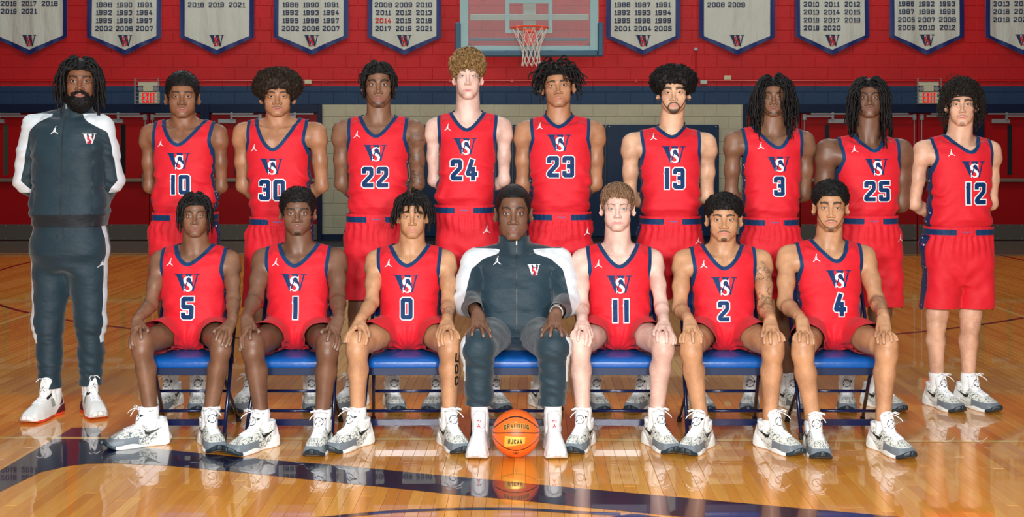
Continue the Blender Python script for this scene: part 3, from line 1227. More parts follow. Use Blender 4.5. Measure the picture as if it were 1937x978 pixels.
BR = 0.1205
bt = thing('basketball', 'orange basketball on the floor between the seated coach\'s white shoes', 'basketball',
           ((976 - CX) / F * 6.36, 6.36, BR))
nu, nv = 160, 90
th = np.linspace(0, math.pi, nv + 1)
ph_ = np.linspace(0, 2 * math.pi, nu + 1)[:-1]
T_, P_ = np.meshgrid(th, ph_, indexing='ij')
V = np.stack([np.sin(T_) * np.cos(P_), np.sin(T_) * np.sin(P_), np.cos(T_)], -1).reshape(-1, 3)
I = np.arange(len(V)).reshape(nv + 1, nu)
Fq = np.stack([I[:-1, :], I[1:, :], np.roll(I, -1, 1)[1:, :], np.roll(I, -1, 1)[:-1, :]], -1).reshape(-1, 4)
# seams: front view shows three nearly level arcs (upper, middle, lower)
def seamdist(V):
    ds = []
    for tilt, h in ((0.30, 0.26), (-.36, -.36)):
        pass
    x, y, z = V.T
    cc = []
    # planes / small circles given by unit normal and offset
    def circ(n, off):
        n = np.array(n, float)
        n /= np.linalg.norm(n)
        return np.abs(np.arcsin(np.clip(V @ n, -1, 1)) - off)
    cc.append(circ((0, .08, 1), .16 + .0))
    cc[0] = np.abs(z - (0.245 - .16 * x * x - .0 * y) - 0.08 * (y + 1) * 0)
    cc.append(np.abs(z - (-0.52 + .48 * x * x)))
    cc.append(np.abs(z - (0.83 - .62 * x * x)))
    m = np.minimum.reduce(cc)
    back = np.abs(x)
    return np.where(y < 0.2, m, np.minimum(np.abs(z), back))


sd = seamdist(V) * BR
rr = BR - 0.0012 * (sd < .003)
obj('ball_cover', mesh_from('ball_cover', V * rr[:, None], [Fq], {'seam': sd}, mats=[ball_mat()]), bt)
Mink = simple('ball_ink_dark', (0.03, 0.02, 0.02), 0.5)
Mgold = simple('ball_gold_foil', S2L(240, 190, 80), 0.35, 0.3)


def on_ball(q2, lift):
    x, z = q2
    r = BR + lift
    x, z = x, z
    y = -math.sqrt(max(1e-6, r * r - x * x - z * z))
    return (x, y, z)


def ball_text(txt, h, cx, cz, arc, mat, lift, **kw):
    q = text_quads(txt, h, **kw)
    q = [tuple(np.array([cx + p[0], cz + p[1] + arc * (p[0] ** 2)]) for p in qq) for qq in q]
    flat_print('printed_lettering', q, mat, lambda p: on_ball(p, lift), bt, .006)


ball_text('SPALDING', .0215, .002, .050, -2.6, Mgold, .0009, wr=.62, stf=.20, gap=.17, extra=.0014)
ball_text('SPALDING', .0215, .002, .050, -2.6, Mink, .0014, wr=.62, stf=.20, gap=.17)
flat_print('printed_pennant', [tuple(np.array(p) for p in ((-.056, .012), (-.060, -.046), (.044, -.026), (.046, .008)))], Mgold,
           lambda p: on_ball(p, .0007), bt, .006)
ball_text('NJCAA', .024, -.005, -.026, 0, Mink, .0014, wr=.5, stf=.2, gap=.12)
flat_print('printed_emblem', stroke([(-.012, -.072), (.010, -.072), (.010, -.084), (-.012, -.084)], .0018, closed=True) +
           stroke([(-.004, -.078), (.004, -.078)], .005), Mink, lambda p: on_ball(p, .001), bt, .006)
flat_print('printed_emblem', stroke([(-.006, .077), (.0, .0795), (.006, .077), (.0, .0745)], .0018, closed=True), Mgold, lambda p: on_ball(p, .001), bt, .006)
# ---------------------------------------------------------------- implicit surfaces
def ball_cone(P, a, b, ra, rb):
    a = np.asarray(a, float)
    b = np.asarray(b, float)
    ab = b - a
    L2 = max(1e-9, float(ab @ ab))
    t = np.clip(((P - a) @ ab) / L2, 0, 1)
    d = P - a - t[:, None] * ab
    return np.sqrt((d * d).sum(1)) - (ra + (rb - ra) * t)


def ellip(P, c, r, R=None):
    q = P - np.asarray(c, float)
    if R is not None:
        q = q @ R
    r = np.asarray(r, float)
    k0 = np.sqrt(((q / r) ** 2).sum(1))
    k1 = np.sqrt(((q / (r * r)) ** 2).sum(1)) + 1e-9
    return k0 * (k0 - 1) / k1


def smin(a, b, k):
    if k <= 0:
        return np.minimum(a, b)
    h = np.clip(0.5 + 0.5 * (b - a) / k, 0, 1)
    return b + (a - b) * h - k * h * (1 - h)


def smax(a, b, k):
    return -smin(-a, -b, k)


def loft(P, zs, hw, hd, xc, yc, n=2.4, capk=0.03):
    z = P[:, 2]
    W_ = np.interp(z, zs, hw)
    D_d = np.interp(z, zs, hd)
    X_ = np.interp(z, zs, xc)
    Y_ = np.interp(z, zs, yc)
    q = ((np.abs(P[:, 0] - X_) / W_) ** n + (np.abs(P[:, 1] - Y_) / D_d) ** n + 1e-12) ** (1 / n)
    d = (q - 1) * np.minimum(W_, D_d) * 0.92
    return smax(smax(d, z - zs[-1], capk), zs[0] - z, capk)


def polygonize(f, lo, hi, h, proj=1):
    B = 4
    lo = np.asarray(lo, float)
    n = np.ceil((np.asarray(hi, float) - lo) / h / B).astype(int) * B
    nb = n // B
    g = np.stack(np.meshgrid(*[np.arange(k) for k in nb], indexing='ij'), -1).reshape(-1, 3)
    fc = f(lo + (g * B + (B - 1) / 2) * h)
    act = np.abs(fc) < B * h * 1.35
    D = np.where(fc < 0, -1.0, 1.0).astype(np.float32)
    D = np.repeat(np.repeat(np.repeat(D.reshape(nb), B, 0), B, 1), B, 2)
    sub = np.stack(np.meshgrid(*[np.arange(B)] * 3, indexing='ij'), -1).reshape(-1, 3)
    idx = (g[act][:, None, :] * B + sub[None]).reshape(-1, 3)
    D[idx[:, 0], idx[:, 1], idx[:, 2]] = f(lo + idx * h)
    S = D < 0
    c = np.zeros(np.array(S.shape) - 1, np.int8)
    for dx in (0, 1):
        for dy in (0, 1):
            for dz in (0, 1):
                c += S[dx:S.shape[0] - 1 + dx, dy:S.shape[1] - 1 + dy, dz:S.shape[2] - 1 + dz]
    cell = np.argwhere((c > 0) & (c < 8))
    ids = -np.ones(c.shape, np.int32)
    ids[cell[:, 0], cell[:, 1], cell[:, 2]] = np.arange(len(cell))
    V = np.zeros((len(cell), 3))
    cnt = np.zeros(len(cell))
    cor = [(a, b, d) for a in (0, 1) for b in (0, 1) for d in (0, 1)]
    val = {k: D[cell[:, 0] + k[0], cell[:, 1] + k[1], cell[:, 2] + k[2]] for k in cor}
    for ax in range(3):
        for k in cor:
            if k[ax]:
                continue
            k2 = list(k)
            k2[ax] = 1
            a, b = val[k], val[tuple(k2)]
            m = (a < 0) != (b < 0)
            t = np.where(m, a / np.where(m, a - b, 1), 0)
            p = np.tile(np.array(k, float), (len(cell), 1))
            p[:, ax] += t
            V += p * m[:, None]
            cnt += m
    V = lo + (cell + V / cnt[:, None]) * h
    quads = []
    for ax in range(3):
        sl0 = [slice(None)] * 3
        sl1 = [slice(None)] * 3
        sl0[ax] = slice(0, -1)
        sl1[ax] = slice(1, None)
        s0, s1 = S[tuple(sl0)], S[tuple(sl1)]
        e = np.argwhere(s0 != s1)
        a1, a2 = (ax + 1) % 3, (ax + 2) % 3
        ok = (e[:, a1] > 0) & (e[:, a2] > 0) & (e[:, a1] < c.shape[a1]) & (e[:, a2] < c.shape[a2]) & (e[:, ax] < c.shape[ax])
        e = e[ok]
        q = []
        for (u, w) in ((-1, -1), (0, -1), (0, 0), (-1, 0)):
            k = e.copy()
            k[:, a1] += u
            k[:, a2] += w
            q.append(ids[k[:, 0], k[:, 1], k[:, 2]])
        q = np.stack(q, 1)
        fl = ~s0[e[:, 0], e[:, 1], e[:, 2]]
        q[fl] = q[fl][:, ::-1]
        quads.append(q)
    Q = np.concatenate(quads)
    Q = Q[(Q >= 0).all(1)]
    eps = h * 0.25
    for _ in range(proj):
        v0 = f(V)
        G = np.stack([f(V + np.eye(3)[i] * eps) - v0 for i in range(3)], 1) / eps
        gg = (G * G).sum(1) + 1e-6
        st = -(v0 / gg)[:, None] * G
        ln = np.sqrt((st * st).sum(1)) + 1e-9
        st *= np.minimum(1, 0.7 * h / ln)[:, None]
        V = V + st
    return V, Q


def drop(V, Fs, keepf):
    """keep faces by mask list, compact vertices; Fs list"""
    used = np.zeros(len(V), bool)
    Fs = [f[k] for f, k in zip(Fs, keepf)]
    for f in Fs:
        used[f.ravel()] = True
    mp = -np.ones(len(V), int)
    mp[used] = np.arange(used.sum())
    return V[used], [mp[f] for f in Fs], used


def clip(V, Q, s, attrs=None):
    """keep s>0, cutting quads/triangles exactly along s=0"""
    attrs = attrs or {}
    sg = s > 0
    k = sg[Q].sum(1)
    full = Q[k == Q.shape[1]]
    part = Q[(k > 0) & (k < Q.shape[1])]
    if Q.shape[1] == 4:
        tr = np.concatenate([part[:, [0, 1, 2]], part[:, [0, 2, 3]]])
    else:
        tr = part
    kk = sg[tr].sum(1)
    ft = [tr[kk == 3]]
    newE = {}
    nV = [V]
    nA = {a: [v] for a, v in attrs.items()}

    base = len(V)

    def cut(a, b, store=[]):
        nonlocal base
        t = s[a] / (s[a] - s[b])
        P = V[a] + (V[b] - V[a]) * t[:, None]
        nV.append(P)
        for q in nA:
            nA[q].append(attrs[q][a] + (attrs[q][b] - attrs[q][a]) * t)
        r = np.arange(base, base + len(P))
        base += len(P)
        return r

    def uniq(a, b):
        key = np.stack([np.minimum(a, b), np.maximum(a, b)], 1)
        u, inv = np.unique(key, axis=0, return_inverse=True)
        r = cut(u[:, 0], u[:, 1])
        return r[inv.ravel()]

    t1 = tr[kk == 1]
    t2 = tr[kk == 2]
    A, Bv = [], []
    if len(t1):
        sh = np.argmax(sg[t1], 1)
        t1 = np.stack([t1[np.arange(len(t1)), (sh + i) % 3] for i in range(3)], 1)
    if len(t2):
        sh = np.argmin(sg[t2], 1)
        t2 = np.stack([t2[np.arange(len(t2)), (sh + i) % 3] for i in range(3)], 1)
    e_a = np.concatenate([t1[:, 0], t1[:, 0], t2[:, 0], t2[:, 0]]) if len(t1) + len(t2) else np.zeros(0, int)
    e_b = np.concatenate([t1[:, 1], t1[:, 2], t2[:, 1], t2[:, 2]]) if len(t1) + len(t2) else np.zeros(0, int)
    if len(e_a):
        r = uniq(e_a, e_b)
        n1, n2 = len(t1), len(t2)
        p, q = r[:n1], r[n1:2 * n1]
        ft.append(np.stack([t1[:, 0], p, q], 1))
        p, q = r[2 * n1:2 * n1 + n2], r[2 * n1 + n2:]
        ft.append(np.stack([p, t2[:, 1], t2[:, 2]], 1))
        ft.append(np.stack([p, t2[:, 2], q], 1))
    V2 = np.concatenate(nV)
    A2 = {a: np.concatenate(v) for a, v in nA.items()}
    F3 = np.concatenate(ft).astype(int)
    Fs = [full, F3] if Q.shape[1] == 4 else [np.concatenate([full, F3])]
    V2, Fs, used = drop(V2, Fs, [np.ones(len(f), bool) for f in Fs])
    return V2, Fs, {a: v[used] for a, v in A2.items()}


class Wob:
    """cheap smooth pseudo noise in [-1,1]"""

    def __init__(s, seed, n=7, f=1.0, aniso=(1, 1, 1)):
        r = np.random.RandomState(seed)
        s.K = r.normal(size=(n, 3)) * f * np.array(aniso)
        s.p = r.uniform(0, 6.28, n)
        s.n = n

    def __call__(s, P):
        return np.sin(P @ s.K.T + s.p).sum(1) / s.n * 1.6


def rotz(a):
    c, s = math.cos(a), math.sin(a)
    return np.array([[c, -s, 0], [s, c, 0], [0, 0, 1.0]])


def roty(a):
    c, s = math.cos(a), math.sin(a)
    return np.array([[c, 0, s], [0, 1.0, 0], [-s, 0, c]])


def rotx(a):
    c, s = math.cos(a), math.sin(a)
    return np.array([[1.0, 0, 0], [0, c, -s], [0, s, c]])


# ---------------------------------------------------------------- the head, in its own frame (face towards -y, eyes at z = 0, chin at -.118)
class Head:
    def __init__(s, c, sx, sz, yaw, tilt, pitch, g):
        s.c = np.asarray(c, float)
        s.R = rotz(yaw) @ roty(tilt) @ rotx(pitch)
        s.sx, s.sz = sx, sz
        s.sy = (sx + sz) / 2
        s.S = np.array([sx, s.sy, sz])
        s.g = g

    def loc(s, P):
        return ((P - s.c) @ s.R) / s.S

    def wor(s, p):
        return (np.asarray(p) * s.S) @ s.R.T + s.c

    def skull(s, p):
        d = ellip(p, (0, .018, .036), (.0745, .097, .083))
        d = smin(d, ellip(p, (0, -.012, .028), (.0655, .076, .070)), .02)
        return d

    def fld(s, P):
        g = s.g
        p0 = s.loc(P)
        p = p0.copy()
        ax = np.abs(p0[:, 0])
        p[:, 0] = ax
        jw = g.get('jaw', 1.0)
        nw = g.get('nose', 1.0)
        lf = g.get('lips', 1.0)
        d = s.skull(p)
        d = smin(d, ellip(p, (0, -.024, -.022), (.063, .066, .060)), .02)
        d = smin(d, ellip(p, (0, -.022, -.064), (.053 * jw, .058, .042)), .022)
        d = smin(d, ball_cone(p, (.047 * jw, .004, -.066), (.016, -.070, -.102), .014, .0165), .024)
        d = smin(d, ellip(p, (0, -.077, -.101), (.021 * jw, .0155, .0165)), .014)
        d = smin(d, ellip(p, (0, -.060, -.072), (.034, .0335, .030)), .016)
        d = smin(d, ellip(p, (.043, -.056, -.026), (.021, .020, .018)), .018)
        d = smin(d, ellip(p, (.030, -.048, -.058), (.029, .030, .032)), .02)
        d = smin(d, ball_cone(p, (0, -.0835, .020), (.040, -.073, .024), .0075, .008), .014)
        d = smax(d, -ellip(p, (.032, -.0995, .002), (.0210, .0170, .0135)), .010)
        # nose
        d = smin(d, ball_cone(p, (0, -.0835, .010), (0, -.1035, -.034), .0068, .0090 * (.5 + .5 * nw)), .011)
        d = smin(d, ellip(p, (0, -.1055, -.038), (.0115 * nw, .0115, .0105)), .006)
        d = smin(d, ellip(p, (.0145 * nw, -.0960, -.0425), (.0080 * (.4 + .6 * nw), .0110, .0080)), .006)
        d = smax(d, -ellip(p, (.0080 * nw, -.1000, -.0515), (.0048, .0075, .0050)), .003)
        # lips
        zm = -.0745
        d = smin(d, ball_cone(p, (.005, -.0895, zm + .0058 * lf), (.0250, -.0810, zm + .001), .0050 * lf, .0026), .0045)
        d = smin(d, ball_cone(p, (.0, -.0890, zm - .0062 * lf), (.0235, -.0810, zm - .001), .0062 * lf, .0028), .0045)
        d = smax(d, -ellip(p, (0, -.0965, zm), (.0265, .0085, .0013)), .0025)
        # lids
        d = smin(d, ellip(p, (.032, -.0765, .0), (.0152, .0148, .0132)), .004)
        d = smax(d, -ellip(p, (.0318, -.0925, -.0008), (.0140, .0130, .0046 * g.get('eye', 1.0))), .0010)
        # ears
        Re = rotz(.62) @ rotx(.12)
        e = ellip(p, (.0835, .016, -.012), (.0085, .0205, .0325), Re)
        e = smax(e, -ellip(p, (.0930, .008, -.006), (.0080, .0115, .0190), Re), .003)
        d = smin(d, e, .007)
        return d * min(s.S)

    def masks(s, P):
        p = s.loc(P)
        ax = np.abs(p[:, 0])
        z = p[:, 2]
        front = p[:, 1] < -.045
        lf = s.g.get('lips', 1.0)
        zm = -.0745
        up = (z - zm) > 0
        w = .0285
        hh = np.where(up, .0105 * lf - .0022 * np.exp(-(ax / .005) ** 2), .0128 * lf) * np.sqrt(np.clip(1 - (ax / w) ** 2, 0.01, 1))
        lip = np.where(front, np.abs(z - zm) - hh, .05)
        lip = np.where(ax > w, np.maximum(lip, ax - w), lip)
        mouth = np.where(front & (ax < .0268), np.abs(z - zm), .05)
        ba = s.g.get('browa', 0.0)
        bz = s.g.get('browz', .021)
        # brow centre line
        t = np.clip((ax - .011) / .042, 0, 1)
        bc = bz + .0065 * np.sin(t * 2.4) - .0035 * t * t + ba * (t - .4)
        bth = .0054 * s.g.get('browt', 1.0) * (1 - .55 * t ** 2)
        brow = np.where(front, np.abs(z - bc) - bth, .05)
        brow = np.maximum(brow, np.maximum(.011 - ax, ax - .053))
        e0 = np.sqrt(((ax - .0318) / .0148) ** 2 + ((z + .0008) / (.0056 * s.g.get('eye', 1.0))) ** 2)
        lash = np.where(front, np.where(z > -.0005, np.abs(e0 - 1.0) * .005 - .0006, np.abs(e0 - 1.0) * .005 + .0006), .05)
        brow = np.minimum(brow, lash)
        st = s.g.get('beard', '')
        b = np.full(len(p), -1.0)
        y = p[:, 1]
        lowface = (z < -.03) & (y < .02) & (z > -.15)
        if 'm' in st:   # moustache
            b = np.maximum(b, np.where(front, 1 - np.abs(z + .0600 + .007 * (ax / .025) ** 2) / .0050, -1) * (ax < .030))
        if 'c' in st:   # chin tuft
            b = np.maximum(b, np.where(p[:, 1] < -.03, 1 - np.sqrt((ax / .019) ** 2 + ((z + .108) / .016) ** 2) ** 2, -1))
        if 'g' in st:   # goatee joined to the moustache
            r_ = np.sqrt((ax / .031) ** 2 + ((z + .087) / .031) ** 2)
            b = np.maximum(b, np.where(front, 1.0 - np.abs(r_ - .98) / .17, -1))
            b = np.maximum(b, np.where(p[:, 1] < -.03, 1 - np.sqrt((ax / .027) ** 2 + ((z + .109) / .018) ** 2) ** 3, -1))
        if 'j' in st:   # jaw line stubble
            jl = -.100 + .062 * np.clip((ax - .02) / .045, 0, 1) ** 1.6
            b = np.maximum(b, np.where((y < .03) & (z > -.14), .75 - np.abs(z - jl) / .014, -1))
        if 'f' in st:
            jl = -.060 + .045 * np.clip((ax - .025) / .04, 0, 1)
            b = np.maximum(b, np.where((y < .02) & (z > -.16), (jl - z) / .008, -1))
            b = np.maximum(b, np.where(front, 1 - np.abs(z + .0585 + .010 * (ax / .025) ** 2) / .007, -1) * (ax < .036))
        # scalp under the hair
        hl = s.hairline(p)
        return lip, brow, b, mouth, hl

    def hairline(s, p):
        """positive where hair grows"""
        ax = np.abs(p[:, 0])
        y, z = p[:, 1], p[:, 2]
        hz_ = s.g.get('hz', .066)
        front = z - (hz_ - .35 * np.clip(ax - .03, 0, 1) * (y < 0)) + .0 * ax
        # line runs down in front of the ear, then round it, to the nape
        side = (y + .028) * 1.0
        a = np.minimum(np.maximum(front, side), z - np.where(y < .012, -.022, np.where(y < .035, .030, -.055)))
        a = np.where(z > .045, np.maximum(front, side * .8), a)
        return np.where(ax > .0775, -.05, a)


def make_eye(H, name, sgn, irismat, parent, root):
    c = H.wor(np.array([sgn * .0318, -.0768, 0.0]))
    r = .0128
    V, Fq = [], []
    nu, nv = 20, 14
    th = np.linspace(0, math.pi, nv + 1)
    ph = np.linspace(0, 2 * math.pi, nu + 1)[:-1]
    T_, P_ = np.meshgrid(th, ph, indexing='ij')
    S_ = np.stack([np.sin(T_) * np.cos(P_), -np.cos(T_), np.sin(T_) * np.sin(P_)], -1).reshape(-1, 3)
    I = np.arange(len(S_)).reshape(nv + 1, nu)
    Fq = np.stack([I[:-1, :], I[1:, :], np.roll(I, -1, 1)[1:, :], np.roll(I, -1, 1)[:-1, :]], -1).reshape(-1, 4)
    ang = np.arccos(np.clip(-S_[:, 1], -1, 1))
    # the iris is a ring round the front pole
    V = (S_ * r) * H.S @ rotz(H.gaze).T
    V = V @ np.eye(3) + c - root
    return obj('eye', mesh_from('eye', V, [Fq], {'ang': ang}, mats=[irismat]), parent)


def eye_mat(col):
    m = NT('eye')
    a = m.attr('ang')
    c = m.mix(m.ramp(a, .44, .52), col, (0.46, 0.44, 0.42))
    c = m.mix(m.ramp(a, .16, .21), (0.004, 0.004, 0.004), c)
    return m.set(col=c, rough=0.12, spec=0.6)


def skin_mat(name, skin, lip, hair, scalp=0.0, beard_a=0.85, freckle=0.0, tat=False):
    m = NT(name)
    pos = m.coord()
    c = skin
    n = m.noise(9, 4, 0.6, pos)
    dark = tuple(v * k for v, k in zip(skin, (.80, .74, .70)))
    lite = tuple(min(1, v * k) for v, k in zip(skin, (1.10, 1.08, 1.06)))
    c = m.mix(m.ramp(n, .32, .68), dark, lite)
    n2 = m.noise(120, 3, 0.6, pos)
    c = m.mulc(.25, c, m.mix(m.ramp(n2, .35, .65), (.8, .76, .74), (1.06, 1.05, 1.05)))
    # nails
    nl = m.attr('nail')
    c = m.mix(m.ramp(nl, .4, .6), c, tuple(min(1, v * .8 + .09) for v in skin))
    if scalp > 0:
        c = m.mix(m.math('MULTIPLY', m.ramp(m.attr('hl'), -.004, .004), scalp), c, hair)
    c = m.mix(m.math('MULTIPLY', m.ramp(m.attr('lip'), .0016, -.0016), .62), c, lip)
    c = m.mix(m.math('MULTIPLY', m.ramp(m.attr('mouth'), .0014, .0002), .8), c, tuple(v * .25 for v in lip))
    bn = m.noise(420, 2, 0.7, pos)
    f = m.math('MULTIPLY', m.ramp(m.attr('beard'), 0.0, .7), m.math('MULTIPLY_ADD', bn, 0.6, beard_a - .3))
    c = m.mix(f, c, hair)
    bf = m.math('MULTIPLY', m.ramp(m.attr('brow'), .0014, -.0012), m.math('MULTIPLY_ADD', bn, 0.4, .70))
    c = m.mix(bf, c, tuple(v * .8 for v in hair))
    if tat:
        w = m.n('TexNoise')
        w.inputs['Scale'].default_value = 17
        w.inputs['Detail'].default_value = 5
        m.l(pos, w.inputs['Vector'])
        line = m.math('ABSOLUTE', m.math('SUBTRACT', w.outputs['Fac'], 0.5))
        ln = m.ramp(line, .035, .012)
        shade = m.ramp(m.noise(11, 2, .5, pos), .45, .6)
        t = m.math('MAXIMUM', ln, m.math('MULTIPLY', shade, .45))
        f = m.math('MULTIPLY', m.ramp(m.attr('tat'), 0.2, .6), m.math('MULTIPLY', t, .72))
        c = m.mix(f, c, tuple(v * .18 + .01 for v in skin))
    m.bump(m.noise(300, 3, 0.6, pos), 0.12, 0.002)
    return m.set(col=c, rough=m.math('MULTIPLY_ADD', n, 0.2, 0.38), spec=0.5)


def cloth_red_mat():
    m = NT('red_jersey_mesh')
    pos = m.coord()
    n = m.noise(4, 3, .5, pos)
    red = m.mix(m.ramp(n, .3, .7), S2L(204, 20, 36), S2L(216, 30, 46))
    nv = m.mix(m.ramp(m.noise(8, 2, .5, pos), .3, .7), S2L(0, 42, 84), S2L(2, 52, 98))
    vr = m.n('TexVoronoi')
    vr.inputs['Scale'].default_value = 42
    m.l(pos, vr.inputs['Vector'])
    dot = m.ramp(vr.outputs['Distance'], .30, .18)
    sel = m.n('SeparateColor')
    m.l(vr.outputs['Color'], sel.inputs[0])
    dc = m.mix(m.math('GREATER_THAN', sel.outputs[0], .66), (.62, .66, .74), S2L(200, 30, 60))
    speck = m.mix(m.math('MULTIPLY', dot, m.math('GREATER_THAN', sel.outputs[1], .45)), S2L(10, 34, 84), dc)
    c = m.mix(m.ramp(m.attr('side'), .0008, -.0008), red, speck)
    c = m.mix(m.ramp(m.attr('trim'), .0006, -.0006), c, nv)
    m.bump(m.math('ADD', m.noise(14, 4, .55, m.stretch((1, 1, 1.8))), m.math('MULTIPLY', m.noise(700, 1, .5, pos), .06)), .28, .02)
    return m.set(col=c, rough=.66, sheen=.04, spec=.3)


def print_mat(name, col):
    m = NT(name)
    return m.set(col=col, rough=.6, spec=.2)


def track_mat():
    m = NT('dark_teal_tracksuit_knit')
    pos = m.coord()
    n = m.noise(3, 3, .5, pos)
    c = m.mix(m.ramp(n, .3, .7), S2L(19, 42, 54), S2L(27, 52, 64))
    dk = S2L(16, 24, 32)
    c = m.mix(m.ramp(m.attr('side'), .0008, -.0008), c, S2L(214, 222, 228))
    c = m.mix(m.ramp(m.attr('trim'), .0006, -.0006), c, dk)
    m.bump(m.math('ADD', m.noise(11, 4, .55, m.stretch((1, 1, 2.0))), m.math('MULTIPLY', m.noise(600, 1, .5, pos), .06)), .35, .022)
    return m.set(col=c, rough=.6, sheen=.2, spec=.35)


M['jersey'] = cloth_red_mat()
M['track'] = track_mat()
M['pnavy'] = print_mat('print_navy', S2L(0, 46, 94))
M['pwhite'] = print_mat('print_white', S2L(226, 230, 234))
M['pred'] = print_mat('print_red', S2L(206, 20, 44))
M['sock'] = NT('white_ribbed_cotton')
wv = M['sock'].n('TexWave')
wv.inputs['Scale'].default_value = 60
M['sock'].l(M['sock'].coord(), wv.inputs['Vector'])
M['sock'].bump(wv.outputs['Fac'], .25, .004)
M['sock'] = M['sock'].set(col=S2L(232, 236, 238), rough=.85)
M['ink'] = simple('tattoo_ink', S2L(34, 28, 26), .6)
M['black'] = simple('black_trim', (0.012, 0.012, 0.014), .5)
M['lace'] = simple('white_lace', S2L(238, 240, 242), .7)


# ---------------------------------------------------------------- hands
def hand_joints(wrist, fdir, nrm, thumbside, L, curl, surf=None, spread=1.0, thumb_in=0.5, fl=1.0):
    """list of cones (a,b,ra,rb,k) and nail points; surf(P)->distance used to lay the fingers on something"""
    u = np.asarray(fdir, float)
    u /= np.linalg.norm(u)
    w = np.asarray(nrm, float)
    w = w - u * (w @ u)
    w /= np.linalg.norm(w)
    v = np.cross(w, u)
    if v @ np.asarray(thumbside) < 0:
        v = -v
    s = L / .195
    pal, fin, nails = [], [], []
    wr = np.asarray(wrist, float)
    base_v = [.030, .0100, -.0110, -.0300]
    base_u = [.098, .103, .098, .088]
    lens = [(.043, .026, .021), (.048, .030, .022), (.044, .028, .021), (.034, .021, .019)]
    fan = [.13, .03, -.07, -.19]

    def lay(p, r):
        if surf is None:
            return p
        for _ in range(4):
            d = float(surf(p[None])[0])
            e = 2e-3
            G = np.array([float(surf((p + np.eye(3)[i] * e)[None])[0]) - d for i in range(3)]) / e
            G /= np.linalg.norm(G) + 1e-9
            p = p + G * (r - d) * .8
        return p
    knuck = []
    for i in range(4):
        b = wr + (u * base_u[i] + v * base_v[i]) * s
        b = lay(b, .0125 * s)
        knuck.append(b)
        a = wr + (v * base_v[i] * .5 + u * .012) * s
        pal.append((a, b, .0145 * s, .0112 * s, .012))
    for i in range(3):
        pal.append(((knuck[i] * .8 + wr * .2), (knuck[i + 1] * .8 + wr * .2), .0105 * s, .0105 * s, .010))
    for i in range(4):
        d = u + v * fan[i] * spread
        d /= np.linalg.norm(d)
        p = knuck[i]
        nn = w.copy()
        r0 = (.0098, .0100, .0096, .0086)[i] * s
        dd = d
        pts = [p]
        for j in range(3):
            an = curl[j]
            dd = dd * math.cos(an) - nn * math.sin(an)
            nn = np.cross(np.cross(dd, nn), dd)
            nn /= np.linalg.norm(nn)
            q = p + dd * lens[i][j] * s * fl
            if surf is not None:
                q2 = lay(q, r0 * .9)
                dv = q2 - p
                q = p + dv / (np.linalg.norm(dv) + 1e-9) * lens[i][j] * s * fl
                dd = (q - p) / np.linalg.norm(q - p)
                d0 = float(surf(q[None])[0])
                e = 2e-3
                G = np.array([float(surf((q + np.eye(3)[k] * e)[None])[0]) - d0 for k in range(3)]) / e
                nn = G - dd * (G @ dd)
                nn /= np.linalg.norm(nn) + 1e-9
            ra, rb = r0 * (1, .93, .86)[j], r0 * (.93, .86, .72)[j]
            fin.append((p, q, ra, rb, .0025))
            p = q
        nails.append((p + nn * r0 * .55 - dd * .004, r0 * .85))
    # thumb
    t0 = wr + (u * .022 + v * .020 - w * .004) * s
    t1 = t0 + (u * .042 + v * .026) * s
    t1 = lay(t1, .012 * s)
    dv = u * (.9) + v * .38
    t2 = t1 + dv / np.linalg.norm(dv) * .034 * s
    t2 = lay(t2, .0105 * s)
    dv = u * 1.0 + v * .02
    t3 = t2 + dv / np.linalg.norm(dv) * .026 * s
    t3 = lay(t3, .0095 * s)
    pal.append((t0, t1, .0175 * s, .0130 * s, .012))
    fin.append((t1, t2, .0118 * s, .0105 * s, .004))
    fin.append((t2, t3, .0104 * s, .0084 * s, .003))
    nails.append((t3 + w * .006 * s, .0095 * s))
    return pal, fin, nails


def hand_field(P, pal, fin):
    d = np.full(len(P), 1.0)
    for a, b, ra, rb, k in pal:
        d = smin(d, ball_cone(P, a, b, ra, rb), k)
    f = None
    for a, b, ra, rb, k in fin:
        c = ball_cone(P, a, b, ra, rb)
        # fingers are only blended with their own knuckle end, kept apart from each other
        d = smin(d, c, .0022)
    return d
# ---------------------------------------------------------------- hair
def tubes(paths, rad, n=5, twist=0.0):
    """paths (N,K,3), rad (K,) or (N,K)"""
    N, K, _ = paths.shape
    T = np.gradient(paths, axis=1)
    T /= np.linalg.norm(T, axis=2, keepdims=True) + 1e-9
    ref = np.tile(np.array([0.31, 0.87, 0.38]), (N, K, 1))
    A = np.cross(T, ref)
    A /= np.linalg.norm(A, axis=2, keepdims=True) + 1e-9
    B_ = np.cross(A, T)
    R = np.broadcast_to(rad, (N, K))
    an = 2 * np.pi * np.arange(n) / n
    V = paths[:, :, None, :] + R[:, :, None, None] * (np.cos(an)[None, None, :, None] * A[:, :, None, :] + np.sin(an)[None, None, :, None] * B_[:, :, None, :])
    I = np.arange(N * K * n).reshape(N, K, n)
    Q = np.stack([I[:, :-1, :], np.roll(I, -1, 2)[:, :-1, :], np.roll(I, -1, 2)[:, 1:, :], I[:, 1:, :]], -1).reshape(-1, 4)
    return V.reshape(-1, 3), Q


